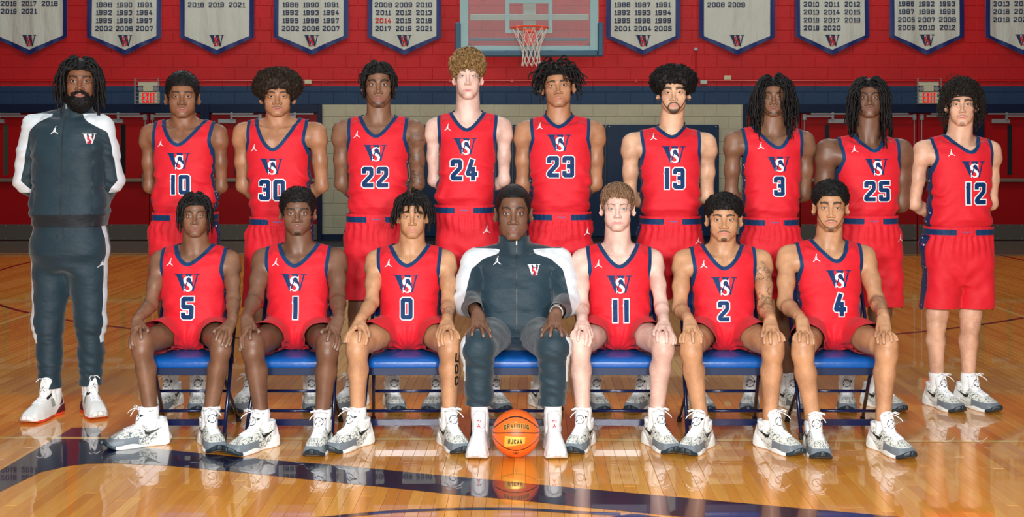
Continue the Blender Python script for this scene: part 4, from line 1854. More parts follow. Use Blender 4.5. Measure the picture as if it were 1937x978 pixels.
def coils(C, Nn, size, turns, rng_, K=7, n=3, r=.0016):
    N = len(C)
    t = np.linspace(0, 1, K)
    a = 2 * np.pi * turns * t
    T = np.stack([np.cos(a), np.sin(a), t * 1.3 - .4], 1)
    ph = rng_.uniform(0, 6.28, N)
    ax = Nn + rng_.normal(0, .55, (N, 3))
    ax /= np.linalg.norm(ax, axis=1, keepdims=True)
    u = np.cross(ax, rng_.normal(size=(N, 3)))
    u /= np.linalg.norm(u, axis=1, keepdims=True)
    v = np.cross(ax, u)
    sz = size * rng_.uniform(.7, 1.3, N)
    P = C[:, None, :] + sz[:, None, None] * (T[None, :, 0:1] * u[:, None, :] + T[None, :, 1:2] * v[:, None, :] + T[None, :, 2:3] * ax[:, None, :])
    return tubes(P, np.linspace(1, .5, K) * r, n)


def hair_mat(name, col, rough=.5, sheen=0.0, hi=None):
    m = NT(name)
    n = m.noise(60, 3, .6)
    hi = hi or tuple(v * 1.6 + .001 for v in col)
    c = m.mix(m.ramp(n, .35, .7), col, hi)
    m.bump(m.noise(260, 2, .6), .4, .003)
    return m.set(col=c, rough=rough, spec=.22)


def cat(parts):
    V = np.concatenate([p[0] for p in parts])
    Qs, T, n = [], [], 0
    for p in parts:
        for f in (p[1] if isinstance(p[1], list) else [p[1]]):
            if len(f):
                (Qs if f.shape[1] == 4 else T).append(f + n)
        n += len(p[0])
    out = []
    if Qs:
        out.append(np.concatenate(Qs))
    if T:
        out.append(np.concatenate(T))
    return V, out


def hair_blob(H, cx, cz, rx, ry, rz, cy=.02, hz=.066, low=-.04, noise=.003, nf=500, face=.06, h=.005, seed=1, fdrop=.0, cheek=-.028):
    wob = Wob(seed, 9, nf)
    wob2 = Wob(seed + 9, 9, nf * .35)

    def f(P):
        p = H.loc(P)
        ax = np.abs(p[:, 0])
        y, z = p[:, 1], p[:, 2]
        d = ellip(p, (cx, cy, cz), (rx, ry, rz))
        d = smin(d, H.skull(p) - .006, .01)
        d = d - noise * (wob(P) + .8 * wob2(P))
        hl = hz - 2.2 * np.clip(ax - .045, 0, .05) - fdrop * ax
        e = smax(z - hl, y - (cheek + .0 * ax), .008)   # face opening
        d = smax(d, -e, .006)
        d = smax(d, low + .35 * np.clip(-(y - .03), -.2, .2) - z, .01)
        return d * min(H.S)
    c = H.c + np.array([0, 0, cz * H.sz])
    R_ = max(rx, ry, rz) + .05
    V, Q = polygonize(f, c - R_, c + R_, h, 1)
    return V, Q, f


def normals_of(f, V, e=.003):
    v0 = f(V)
    G = np.stack([f(V + np.eye(3)[i] * e) - v0 for i in range(3)], 1)
    return G / (np.linalg.norm(G, axis=1, keepdims=True) + 1e-9)


def scalp_roots(H, N, seed, zmin=-.02, hz=None):
    r = np.random.RandomState(seed)
    k = np.arange(N * 4) + .5
    ph = np.arccos(1 - 2 * k / (N * 4))
    th = np.pi * (1 + 5 ** .5) * k
    D = np.stack([np.cos(th) * np.sin(ph), np.sin(th) * np.sin(ph), np.cos(ph)], 1)
    c = np.array([0, .018, .036])
    rr = np.array([.0745, .097, .083])
    p = c + D * rr
    for _ in range(3):
        p = p - D * H.skull(p)[:, None] * .9
    hl = H.hairline(p)
    ok = (hl > .002) & (p[:, 2] > zmin)
    p, D = p[ok], D[ok]
    sel = r.permutation(len(p))[:N]
    return p[sel], D[sel]


def dreads(H, N, L, seed, K=14, grav=.22, stiff=.6, facew=.066, off=.010, zmin=-.03, r=.0052, fringe=None, collide=None, back=.0, out=.5,
           lift=.25, jit=.15, maxx=None, part=0.0, wob=.0025, Lvar=.25):
    rs = np.random.RandomState(seed)
    p, D = scalp_roots(H, N, seed, zmin)
    N = len(p)
    v = D * out + np.array([0, 0, lift]) + rs.normal(0, jit, (N, 3))
    v[:, 0] += np.sign(p[:, 0] - part) * .35 * (p[:, 2] > .05)
    v /= np.linalg.norm(v, axis=1, keepdims=True)
    Ls = L * (1 + Lvar * rs.uniform(-1, .6, N))
    path = [p - D * .004]
    ctr = p.copy()
    for k in range(1, K):
        v = v * stiff + np.array([0, back, -grav])
        v /= np.linalg.norm(v, axis=1, keepdims=True)
        p = p + v * (Ls / K)[:, None]
        d = H.skull(p)
        d = np.minimum(d, ellip(p, (0, -.02, -.04), (.064, .070, .075)))
        e = 2e-3
        G = np.stack([H.skull(p + np.eye(3)[i] * e) - H.skull(p) for i in range(3)], 1) / e
        o = off * (1 + .7 * ((ctr[:, 2] > .05)))
        push = np.clip(o - d, 0, None)
        p = p + G * push[:, None]
        infr = (p[:, 1] < -.02) & (p[:, 2] < H.g.get('hz', .066) - .002) & (np.abs(p[:, 0]) < facew)
        if fringe is not None:
            infr &= ~((p[:, 2] > fringe))
        sg = np.where(np.abs(ctr[:, 0] - part) < 1e-3, 1, np.sign(ctr[:, 0] - part))
        p[:, 0] = np.where(infr, sg * (facew + rs.uniform(0, .006, N)), p[:, 0])
        if collide is not None:
            wp = H.wor(p)
            dd = collide(wp)
            m = dd < .010
            if m.any():
                g0 = np.stack([collide(wp[m] + np.eye(3)[i] * .004) - dd[m] for i in range(3)], 1) / .004
                wp[m] += g0 * (.010 - dd[m])[:, None]
                p[m] = H.loc(wp[m])
        path.append(p.copy())
    P = np.stack(path, 1)
    P[:, 1:] += np.cumsum(rs.normal(0, wob, P[:, 1:].shape) * .5, axis=1)
    Pw = H.wor(P.reshape(-1, 3)).reshape(P.shape)
    # resample finer for bumpy rope look
    K2 = K * 2 - 1
    P2 = np.zeros((N, K2, 3))
    P2[:, ::2] = Pw
    P2[:, 1::2] = (Pw[:, 1:] + Pw[:, :-1]) / 2
    rad = r * (1 + .16 * np.where(np.arange(K2) % 2 == 0, 1, -1)) * np.linspace(1.05, .75, K2)
    rad[-1] *= .35
    return tubes(P2, rad[None, :] * rs.uniform(.8, 1.2, (N, 1)), 4)


def make_hair(H, p, root, parent, collide):
    hs = p['hair']
    kind = hs[0]
    o = dict(hs[1])
    col = o.pop('col', (.006, .005, .005))
    mat = hair_mat('hair', col, o.pop('rough', .55), hi=o.pop('hi', None))
    seed = p['seed']
    rs = np.random.RandomState(seed)
    parts = []
    H.g['hz'] = o.get('hz', .066)
    if kind in ('afro', 'curly'):
        V, Q, f = hair_blob(H, o.get('cx', 0), o['cz'], o['rx'], o['ry'], o['rz'], o.get('cy', .02), o.get('hz', .066), o.get('low', -.04),
                            o.get('noise', .003), o.get('nf', 420), h=.0056, seed=seed, cheek=o.get('cheek', -.028))
        nc = o.get('n', 500)
        sel = rs.permutation(len(V))[:nc]
        Nn = normals_of(f, V[sel])
        parts.append((V, Q))
        parts.append(coils(V[sel] + Nn * o.get('size', .005) * .3, Nn, o.get('size', .005), o.get('turns', 1.4), rs, r=o.get('r', .0014)))
        if kind == 'curly':   # longer ringlets hanging
            parts.append(ringlets(H, o, rs, seed, collide))
    elif kind == 'locks':
        V, Q, f = hair_blob(H, 0, o['cz'], o['rx'], o['ry'], o['rz'], o.get('cy', .02), o.get('hz', .066), o.get('low', -.04), o.get('noise', .0015), o.get('nf', 150), h=.0056, seed=seed)
        parts.append((V, Q))
        parts.append(locks(H, o, rs, f))
    else:
        # thin close cap plus ropes
        V, Q, f = hair_blob(H, 0, .036, .077, .1, .088, .018, o.get('hz', .066), o.get('low', -.045), .001, 300, h=.0062, seed=seed)
        parts.append((V, Q))
        kw = {k: v for k, v in o.items() if k not in ('hz', 'n', 'L', 'low')}
        parts.append(dreads(H, o['n'], o['L'], seed, collide=collide, **kw))
    V, Fs = cat(parts)
    return obj('hair', mesh_from('hair', V - root, Fs, mats=[mat]), parent)


def ringlets(H, o, rs, seed, collide):
    N = o.get('rn', 160)
    p, D = scalp_roots(H, N, seed + 3, -.02)
    N = len(p)
    K = 16
    L = o.get('L', .12)
    v = D * .6 + np.array([0, 0, -.2]) + rs.normal(0, .15, (N, 3))
    P = [p]
    off = o.get('off', .03)
    facew = o.get('facew', .068)
    side = np.sign(p[:, 0] + 1e-4)
    for k in range(1, K):
        v = v * .75 + np.array([0, 0, -.16])
        v /= np.linalg.norm(v, axis=1, keepdims=True)
        p = p + v * (L / K * rs.uniform(.8, 1.15, N))[:, None]
        d = H.skull(p)
        G = np.stack([H.skull(p + np.eye(3)[i] * .002) - d for i in range(3)], 1) / .002
        p = p + G * np.clip(off * min(1, k / 4) - d, 0, None)[:, None]
        inf = (p[:, 1] < -.02) & (p[:, 2] < o.get('fr', .055)) & (np.abs(p[:, 0]) < facew)
        p[:, 0] = np.where(inf, side * (facew + rs.uniform(0, .01, N)), p[:, 0])
        P.append(p.copy())
    P = np.stack(P, 1)
    a = np.arange(K)[None, :] * 1.35 + rs.uniform(0, 6, N)[:, None]
    w = .0052
    P[:, :, 0] += w * np.cos(a)
    P[:, :, 1] += w * np.sin(a)
    Pw = H.wor(P.reshape(-1, 3)).reshape(P.shape)
    return tubes(Pw, np.linspace(1, .5, K) * o.get('rr', .0032), 4)


def locks(H, o, rs, f):
    N = o.get('n', 260)
    p, D = scalp_roots(H, N, 5, -.01)
    N = len(p)
    K = 9
    L = o['L']
    crown = np.array([0.01, .05, .115])
    v = (p - crown)
    v = v - D * (v * D).sum(1, keepdims=True)
    v /= np.linalg.norm(v, axis=1, keepdims=True) + 1e-6
    v = v + rs.normal(0, .5, (N, 3))
    # start on the surface of the hair mass
    q = p + D * .03
    for _ in range(4):
        wq = H.wor(q)
        d = f(wq)
        g0 = normals_of(f, wq)
        q = H.loc(wq - g0 * (d - .001)[:, None])
    P = [q.copy()]
    for k in range(1, K):
        v /= np.linalg.norm(v, axis=1, keepdims=True)
        q = q + v * (L / K * rs.uniform(.8, 1.2, N))[:, None]
        v = v * .9 + np.array([0, -.02, -.10]) + rs.normal(0, .08, (N, 3))
        wq = H.wor(q)
        d = f(wq)
        g0 = normals_of(f, wq)
        lift_ = o.get('off', .004) * math.sin(math.pi * min(1, k / K + .1)) + .001
        q = H.loc(wq - g0 * (d - lift_)[:, None])
        P.append(q.copy())
    P = np.stack(P, 1)
    Pw = H.wor(P.reshape(-1, 3)).reshape(P.shape)
    rad = np.array([.7, 1, 1.1, 1.1, 1.05, .95, .8, .55, .15]) * o.get('r', .0042)
    return tubes(Pw, rad, 4)


# ---------------------------------------------------------------- shoes, built once per kind and shared
def shoe_shape(kind):
    """local frame: ankle axis at origin, toe towards -y, ground z = 0"""
    Ls = .315
    y0, y1 = .085, .085 - Ls

    def outline(t, w):
        return w

    ys = np.array([y1 - .002, y1 + .012, y1 + .04, y1 + .09, y1 + .15, y1 + .21, y1 + .27, y1 + .305, y0 + .002])
    hw = np.array([.012, .034, .0485, .0555, .0500, .0420, .0400, .0370, .020])
    top = np.array([.038, .052, .064, .078, .098, .118, .118, .112, .098]) if kind == 'team' else np.array([.040, .058, .068, .082, .108, .135, .138, .138, .125])

    def upper(P):
        y = P[:, 1]
        w = np.interp(y, ys, hw)
        h = np.interp(y, ys, top)
        z = P[:, 2]
        zz = np.clip((z - .02) / (h - .02 + 1e-6), 0, 1.5)
        w2 = w * np.clip(1 - .52 * zz ** 2.2, .05, 1) * np.where(y < y1 + .1, 1, 1)
        d = np.abs(P[:, 0]) - w2
        d = smax(d, z - h, .018)
        d = smax(d, .012 - z, .004)
        d = smax(d, y - (y0 - .012 * zz), .01)
        d = smax(d, y1 + .02 + .06 * zz ** 2 - y - .012, .02)
        # ankle opening collar
        c = ball_cone(P, (0, .022, .08), (0, .030, .150 if kind == 'team' else .17), .042, .044) * .9
        d = smin(d, smax(c, z - (.128 if kind == 'team' else .160), .006), .014)
        # tongue
        tg = ball_cone(P * np.array([1, 1, 1]), (0, -.050, .100), (0, -.028, .162 if kind == 'team' else .185), .028, .034)
        tg = smax(tg, -(ball_cone(P, (0, -.02, .10), (0, -.002, .22), .030, .034)), .004)
        d = smin(d, tg, .008)
        # hollow
        d = smax(d, -smax(ball_cone(P, (0, .024, .11), (0, .030, .25), .036, .036), .11 - z, .004), .003)
        return d

    def sole(P):
        y = P[:, 1]
        z = P[:, 2]
        w = (np.interp(y, ys, hw) + .0035 + .005 * np.exp(-((y - .05) / .04) ** 2)) * (1 - .13 * np.exp(-((y + .035) / .035) ** 2))
        w = w + .004 * np.clip(1 - z / .03, -.5, 1) - .002
        up = .026 * np.clip((y1 + .070 - y) / .070, 0, 1) ** 2 + .010 * np.clip((y - .05) / .035, 0, 1) ** 2
        hh = (.024 + .028 * np.clip((y + .05) / .10, 0, 1) ** 1.5) + up * .85 + .004 * np.sin(y * 45)
        d = np.abs(P[:, 0]) - w
        d = smax(d, z - hh, .012)
        d = smax(d, up - z, .008)
        d = smax(d, y - y0 - .010 + .2 * np.abs(z - .03), .018)
        d = smax(d, y1 - .014 - y, .004)
        return d
    return upper, sole


def make_shoe(kind):
    upper, sole = shoe_shape(kind)
    h = .0038
    V, Q = polygonize(upper, (-.075, -.25, 0.0), (.075, .11, .215), h)
    x, y, z = V.T
    toe = -.23
    a1 = np.maximum(z - .052 - .10 * np.clip(y + .12, 0, 1), y - (toe + .16))
    # light tongue and collar zone
    up_ = z - (.108 + .15 * (y + .03))
    attrs = {'toe': a1, 'up': up_, 'lz': np.minimum(np.maximum(np.maximum(np.abs(x) - .026, y + .045), -.140 - y), .018 - y)}
    m = NT('shoe_upper')
    if kind == 'team':
        pos = m.coord()
        nz = m.n('TexNoise')
        nz.inputs['Scale'].default_value = 62
        nz.inputs['Detail'].default_value = 2
        nz.inputs['Distortion'].default_value = 1.2
        m.l(m.stretch((1.6, .6, .8), pos), nz.inputs['Vector'])
        line = m.ramp(m.math('ABSOLUTE', m.math('SUBTRACT', nz.outputs['Fac'], .5)), .042, .018)
        body = m.mix(line, S2L(220, 222, 214), S2L(70, 84, 92))
        c = m.mix(m.ramp(m.attr('toe'), -.002, .002), S2L(112, 122, 130), body)
        c = m.mix(m.ramp(m.attr('lz'), .003, -.003), c, S2L(232, 236, 238))
        c = m.mix(m.ramp(m.attr('up'), -.004, .004), c, S2L(232, 236, 238))
    elif kind == 'retro':
        c = m.mix(m.ramp(m.attr('up'), -.004, .004), S2L(226, 228, 226), S2L(236, 236, 236))
    else:
        c = S2L(234, 238, 240)
    m.bump(m.noise(400, 1), .15, .002)
    m.set(col=c, rough=.5)
    up_me = mesh_from('shoe', V, [Q], attrs, mats=[m.m])
    V, Q = polygonize(sole, (-.08, -.26, -.012), (.08, .12, .09), h)
    x, y, z = V.T
    m = NT('shoe_sole')
    if kind == 'team':
        a = (y - (toe + .052)) + .25 * np.maximum(z - .02, 0)
        c = m.mix(m.ramp(m.attr('a'), -.0015, .0015), S2L(34, 48, 56), S2L(230, 232, 228))
    elif kind == 'retro':
        a = np.maximum(z - .013, 0) * 1.0 - .001
        a2 = y - .0
        c = m.mix(m.ramp(m.attr('a'), -.0005, .0015), S2L(222, 70, 44), m.mix(m.ramp(m.attr('b'), -.003, .003), S2L(226, 226, 224), S2L(84, 22, 30)))
    else:
        a = z - .006 + 0 * y
        c = m.mix(m.ramp(m.attr('a'), -.001, .001), S2L(110, 118, 120), S2L(234, 238, 238))
    b = np.minimum(y + .045, .030 - np.abs(z - .034)) if kind == 'retro' else a
    m.set(col=c, rough=.45)
    so_me = mesh_from('sole', V, [Q], {'a': a, 'b': b}, mats=[m.m])
    bv = BVHTree.FromPolygons([tuple(v) for v in np.array([v.co for v in up_me.vertices])], [tuple(pf.vertices) for pf in up_me.polygons])
    # laces
    lb = MB()

    def onto(x, y):
        hit = bv.ray_cast(Vector((x, y, .3)), Vector((0, 0, -1)), .4)
        return hit[0].z if hit[0] else .08
    ky = np.linspace(-.130, -.062, 6)
    for i, yy in enumerate(ky):
        for sg in (-1, 1):
            pts = []
            for t in np.linspace(0, 1, 6):
                xx = sg * (-.024 + .048 * t)
                y_ = yy + .013 * t
                pts.append((xx, y_, onto(xx, y_) + .003 + .002 * (sg > 0)))
            lb.tube(pts, .0030, 5)
    zb = onto(0, -.058) + .006
    if kind == 'team':
        for sg in (-1, 1):
            lp = [(0, -.062, zb), (sg * .018, -.072, zb + .010), (sg * .036, -.080, zb + .004), (sg * .040, -.070, zb - .004), (sg * .022, -.062, zb + .002), (0, -.058, zb)]
            lb.tube(lp, .0024, 5)
            lb.tube([(0, -.064, zb), (sg * .014, -.084, zb - .004), (sg * .030, -.100, zb - .018), (sg * .036, -.108, zb - .03)], .0022, 5)
        lb.sphere((0, -.062, zb), .006, 8, 5)
    else:
        for sg in (-1, 1):
            lb.tube([(0, -.062, zb), (sg * .016, -.074, zb + .004), (sg * .028, -.090, zb - .010)], .0026, 5)
    la_me = lb.mesh('laces', M['lace'], True)
    marks = []
    if kind == 'team':
        marks.append(('tongue_mark', compass_mark(.0200), M['black'], (0, -.060, .136), (0, 1, -.25)))
        for sg in (-1, 1):
            sw = swoosh(.085)
            if sg > 0:
                sw = sw
            else:
                sw = [tuple(np.array([-q[0], q[1]]) for q in qq) for qq in sw]
            marks.append(('side_mark', sw, M['black'], (0, -.005, .052), (-sg, 0, -.15)))
    elif kind == 'retro':
        marks.append(('tongue_mark', leaper(.03), M['black'], (0, -.060, .138), (0, 1, -.25)))
        for sg in (-1, 1):
            tri_ = [tuple(np.array(p) for p in ((-.012, -.02), (.03, -.018), (.026, .02), (.022, .022)))]
            marks.append(('side_panel', tri_, simple('maroon_panel', S2L(92, 24, 34), .5), (0, .035, .075), (-sg, 0, 0)))
            marks.append(('side_panel', [tuple(np.array(p) for p in ((-.02, -.02), (.02, -.02), (.014, .022), (-.014, .022)))],
                          simple('grey_mesh_panel', S2L(150, 158, 156), .7), (0, -.035, .070), (-sg, 0, -.2)))
            marks.append(('lace_wing', stroke([(-.012, -.004), (.014, .006)], .014), M['black'], (0, -.055, .096), (-sg, 0, -.6)))
    else:
        marks.append(('tongue_mark', leaper(.036), M['pred'], (0, -.060, .112), (0, 1, -.6)))
        marks.append(('lace_lock', stroke([(-.004, 0), (.004, 0)], .010), M['pred'], (0, -.058, .155), (0, 1, -.25)))
    mk = []
    for nm, q, mat, og, dr in marks:
        o_ = wrap_print(nm, q, mat, bv, og, None, .0016, .005, dr, (0, 0, 1), .12)
        if o_:
            mk.append((nm, o_.data))
            bpy.data.objects.remove(o_)
    return up_me, so_me, la_me, mk


SHOES = {k: make_shoe(k) for k in ('team', 'retro', 'white')}


def place_shoe(kind, xy, yaw, parent, root, sc=1.0):
    up, so, la, mk = SHOES[kind]
    o = obj('shoe', up, parent, (xy[0] - root[0], xy[1] - root[1], 0))
    o.rotation_euler = (0, 0, yaw)
    o.scale = (sc, sc, sc)
    obj('sole', so, o)
    obj('laces', la, o)
    for nm, me in mk:
        obj(nm, me, o)
    return o


# ---------------------------------------------------------------- a person
def bvh_of(V, Fs):
    polys = []
    for f in Fs:
        polys += f.tolist()
    return BVHTree.FromPolygons(V.tolist(), polys)


def build_person(p):
    seated = p['pose'] == 'sit'
    D = p.get('D', 7.02 if seated else 7.58)
    s = F / D
    X = lambda px: (px - CX) / s
    Z = lambda py: CH - (py - HY) / s
    cx = X(p['cx'])
    coach = p.get('coach', False)
    root = np.array([cx, D if not seated else 6.95, 0.0])
    t = thing('person', p['label'], 'person', tuple(root), 'players in red jerseys' if not coach else 'coaches in dark tracksuits')
    ar = p.get('arm', .046)
    zs_ = Z(p['shy'])
    xi = ar * 1.06 if not coach else ar * 1.0 + .030
    xl, xr = X(p['sh'][0]) + xi, X(p['sh'][1]) - xi
    jw = (X(p['jx'][1]) - X(p['jx'][0])) / 2
    jc = (X(p['jx'][1]) + X(p['jx'][0])) / 2
    ww = (X(p['wx'][1]) - X(p['wx'][0])) / 2
    wc = (X(p['wx'][1]) + X(p['wx'][0])) / 2
    zw = Z(p['wy'])
    bulk = p.get('bulk', 1.0)
    # head
    hd = p['head']   # fcx, eye y, chin y, face width px
    Dh = D - .035
    sh = F / Dh
    hc = np.array([(hd[0] - CX) / sh, Dh, CH - (hd[1] - HY) / sh])
    sz = (hd[2] - hd[1]) / sh / .120
    sx = hd[3] / 2 / sh / .0705
    yaw = math.atan2(hc[0], Dh)
    H = Head(hc, sx, sz, -yaw * .9 + math.radians(p.get('yaw', 0)), math.radians(p.get('tilt', 0)), math.radians(p.get('pitch', 0)), dict(p.get('face', {})))
    H.gaze = -yaw
    H.g['hz'] = p['hair'][1].get('hz', .066)
    zn = zs_ + .035
    # trunk
    if seated:
        zb = .47
        zk = [zb, zb + .08, zb + .17, (zw + zs_) / 2, zs_ - .13, zs_ - .02, zs_ + .045]
        hwk = [.165, .175, .155, .150, jw * .93, jw * .88, .07]
        hdk = [.11, .125, .115 * bulk, .112 * bulk, .118, .098, .06]
    else:
        zb = zw - (.295 if not coach else p['crotch'] + .02)
        zk = [zb, zw - .18, zw - .02, zw + .38 * (zs_ - zw), zs_ - .13, zs_ - .02, zs_ + .045]
        hwk = [.11, .165, .142, .150, jw * .93, jw * .88, .07]
        hdk = [.10, .118, .105 * bulk, .108 * bulk, .118, .098, .06]
    hwk = [min(v, jw + .0) if i > 1 else v for i, v in enumerate(hwk)]
    xck = [cx] * 3 + [(cx + jc) / 2] + [jc] * 3
    yck = [D + .02, D + .02, D, D, D, D + .01, D + .02]
    nb = np.array([hc[0] * .45 + jc * .55, D + .015, zs_ + .02])
    hneck = H.wor(np.array([0, .028, -.052]))
    nr = p.get('neck', .070)
    SHL = np.array([xl, D + .005, zs_])
    SHR = np.array([xr, D + .005, zs_])

    def torso(P):
        d = loft(P, zk, hwk, hdk, xck, yck, 2.35)
        for S_, sg in ((SHL, -1), (SHR, 1)):
            d = smin(d, ball_cone(P, (jc + sg * .022, D - .080, zs_ + .006), (jc + sg * .125, D - .050, zs_ + .034), .010, .008), .022)
            d = smin(d, ball_cone(P, (jc + sg * .035, D + .025, zs_ + .052), S_ + np.array([-sg * .03, .01, .022]), .046, .040), .045)
            d = smin(d, ball_cone(P, (jc + sg * .05, D - .055, zs_ - .055), S_ + np.array([-sg * .05, -.03, -.03]), .055, .048), .04)
            d = smin(d, ball_cone(P, S_, S_ + np.array([sg * .006, 0, -.05]), ar * .98, ar * .98), .025)
        return d

    def neckf(P):
        d = ball_cone(P, hneck, nb, nr * .96, nr * 1.12)
        for sg in (-1, 1):
            d = smin(d, ball_cone(P, H.wor(np.array([sg * .048, .02, -.055])), (jc + sg * .018, D - .058, zs_ + .022), .012, .011), .018)
        return d

    arms = []
    hands = []
    legs = []
    if seated:
        fd = p.get('fd', 6.6)
        for i, sg in enumerate((-1, 1)):
            kx = (p['knee'][i] - CX) / F * (fd + .0)
            K_ = np.array([kx, fd + .005, p.get('kz', .532)])
            Hp = np.array([cx + sg * .095, 7.03, .545])
            A_ = np.array([(p['ank'][i] - CX) / F * fd, fd + .01, .105])
            legs.append((Hp, K_, A_))
    else:
        for i, sg in enumerate((-1, 1)):
            fdp = p.get('fd', [7.6, 7.6])[i]
            A_ = np.array([(p['ank'][i] - CX) / F * fdp, fdp, .105])
            zc = zw - p.get('crotch', .31)
            Hp = np.array([cx + sg * .088, D + .01, zc + .07])
            kn = p.get('knee')
            K_ = np.array([X(kn[i]) if kn else (Hp[0] + sg * .01) * .45 + A_[0] * .55, D - .005, .53])
            legs.append((Hp, K_, A_))

    lr = p.get('leg', 1.0)

    def legf(P, off=0.0, thigh=True):
        d = None
        for Hp, K_, A_ in legs:
            c = ball_cone(P, Hp, K_ * .85 + Hp * .15, .088 * lr + off, .066 * lr + off)
            c = smin(c, ball_cone(P, K_ + np.array([0, 0, .01]), K_ + np.array([0, -.004, -.03]), .059 * lr + off, .056 * lr + off), .03)
            m1 = K_ * .68 + A_ * .32 + np.array([0, .018, 0])
            c = smin(c, ball_cone(P, K_ + np.array([0, .01, -.04]), m1, .050 * lr + off, .055 * lr + off), .03)
            c = smin(c, ball_cone(P, m1, A_ * .82 + K_ * .18, .054 * lr + off, .036 + off), .02)
            c = smin(c, ball_cone(P, A_ * .82 + K_ * .18, A_, .036 + off, .038 + off), .02)
            c = smin(c, ball_cone(P, K_ + np.array([0, -.018, -.04]), A_ + np.array([0, -.012, .05]), .036 * lr + off, .028 + off), .02)
            d = c if d is None else smin(d, c, .004 if seated else .0)
        if seated:
            d = smax(d, .4435 - P[:, 2] - 10 * np.clip(6.74 - P[:, 1], 0, 1), .006) if True else d
        return d

    for i, sg in enumerate((-1, 1)):
        S_ = (SHL, SHR)[i]
        if seated:
            ex = (p['elb'][i][0] - CX) / F * 6.88 - sg * (ar * .95 + .0)
            E_ = np.array([ex, 6.88, CH - (p['elb'][i][1] - HY) / F * 6.88])
            w_, tp = p['hand'][i]
            Wp = W(w_[0], w_[1], 6.70 + (p.get('fd', 6.6) - 6.6) * .8)
            Tp = W(tp[0], tp[1], p.get('fd', 6.6) - .085)
            arms.append((S_, E_, Wp))
            surf = (lambda P: legf(P)) if not coach else (lambda P: legf(P, .022))
            for _ in range(3):
                d0 = float(surf(Wp[None])[0])
                if d0 < .032:
                    Wp = Wp + np.array([0, 0, .032 - d0])
            arms[-1] = (S_, E_, Wp)
            pal, fin, nails = hand_joints(Wp, Tp - Wp, (0, -.45, .9), (-sg, 0, 0), p.get('handL', .198), (.30, .30, .2), surf, 1.25)
            hands.append((pal, fin, nails, Wp, Tp))
        else:
            ex = X(p['elb'][i][0]) - sg * (ar * .92)
            E_ = np.array([ex, D + .045, zs_ - .325])
            Wp = np.array([cx + sg * .075, D + .19, zw + .06 + (.02 if i else -.015)])
            arms.append((S_, E_, Wp))
            pal, fin, nails = hand_joints(Wp, (-sg * 1.0, .08, -.25), (0, 1, .1) if i else (0, 1, 0), (0, 0, 1), .19, (.45, .5, .3), None, .6)
            off_ = np.array([0, .012 if i else .045, 0])
            hands.append((pal, fin, nails, Wp, Wp + off_))

    def armf(P, off=0.0):
        d = None
        for S_, E_, Wp in arms:
            sg = -1 if S_[0] < cx else 1
            c = ball_cone(P, S_, S_ + np.array([sg * .006, 0, -.05]), ar * .98 + off, ar * 1.04 + off)
            md = S_ * .45 + E_ * .55
            c = smin(c, ball_cone(P, S_ * .8 + E_ * .2, md, ar * 1.0 + off, ar * .95 + off), .02)
            c = smin(c, ball_cone(P, md, E_, ar * .94 + off, ar * .80 + off), .025)
            fm = E_ * .68 + Wp * .32
            c = smin(c, ball_cone(P, E_, fm, ar * .80 + off, ar * .80 + off), .03)
            c = smin(c, ball_cone(P, fm, Wp * .88 + E_ * .12, ar * .86 + off, .0275 + off), .02)
            c = smin(c, ball_cone(P, Wp * .88 + E_ * .12, Wp, .0270 + off, .0265 + off), .015)
            d = c if d is None else np.minimum(d, c)
        return d

    def body(P):
        d = torso(P)
        d = smin(d, neckf(P), .025)
        L_ = legf(P)
        d = smin(d, L_, .03)
        A_ = armf(P)
        # arms blend at the shoulder only
        near = np.minimum(np.linalg.norm(P - SHL, axis=1), np.linalg.norm(P - SHR, axis=1))
        kk = np.clip(.035 * (1 - (near - .08) / .10), .001, .035)
        h = np.clip(.5 + .5 * (A_ - d) / kk, 0, 1)
        d = A_ + (d - A_) * h - kk * h * (1 - h)
        return d

    def full(P):
        d = body(P)
        hf = H.fld(P)
        d = smin(d, hf, .018)
        return d

    def handed(i):
        pal, fin, nails, Wp, _ = hands[i]

        def f(P):
            d = body(P)
            return smin(d, hand_field(P, pal, fin), .006)
        return f

    # ---- body mesh: coarse everywhere, fine at head and hands, one surface
    zc_ = H.wor(np.array([0, 0, -.150]))[2]
    headlo = hc + np.array([-.135, -.16, 0])
    headlo[2] = zc_
    headhi = hc + np.array([.135, .15, .15])
    allp = np.array([a for L_ in legs for a in L_] + [a for L_ in arms for a in L_])
    lo = np.minimum(allp.min(0), [cx - jw, D - .15, 0]) - np.array([.09, .09, .0])
    hi = np.maximum(allp.max(0), [cx + jw, D + .15, zs_]) + np.array([.09, .10, .0])
    lo[2] = .06
    hi[2] = zc_ + .035
    h0 = .0112
    Vb, Qb = polygonize(body, lo, hi, h0)
    boxes = []
    for i in (0, 1):
        pal, fin, nails, Wp, Tp = hands[i]
        pts = np.array([q for c in fin + pal for q in (c[0], c[1])] + [Wp])
        boxes.append((pts.min(0) - .020, pts.max(0) + .020))
    cen = Vb[Qb].mean(1)
    keep = np.ones(len(Qb), bool)
    for a, b in boxes:
        keep &= ~((cen > a + h0 * .8) & (cen < b - h0 * .8)).all(1)
    Vb, (Qb,), _ = drop(Vb, [Qb], [keep])
    Vb, Fb, _ = clip(Vb, Qb, zc_ - Vb[:, 2])
    parts = [(Vb, Fb)]
    hh = .0030
    Vh, Qh = polygonize(full, headlo - np.array([0, 0, .006]), headhi, hh)
    Vh, Fh, _ = clip(Vh, Qh, Vh[:, 2] - zc_)
    parts.append((Vh, Fh))
    nvb = len(Vb)
    hres = .0038 if seated else .0075
    for i, (a, b) in enumerate(boxes):
        V_, Q_ = polygonize(handed(i), a, b, hres)
        parts.append((V_, Q_))
    V, Fs = cat(parts)
    n = len(V)
    lip = np.full(n, .05)
    brow = np.full(n, .05)
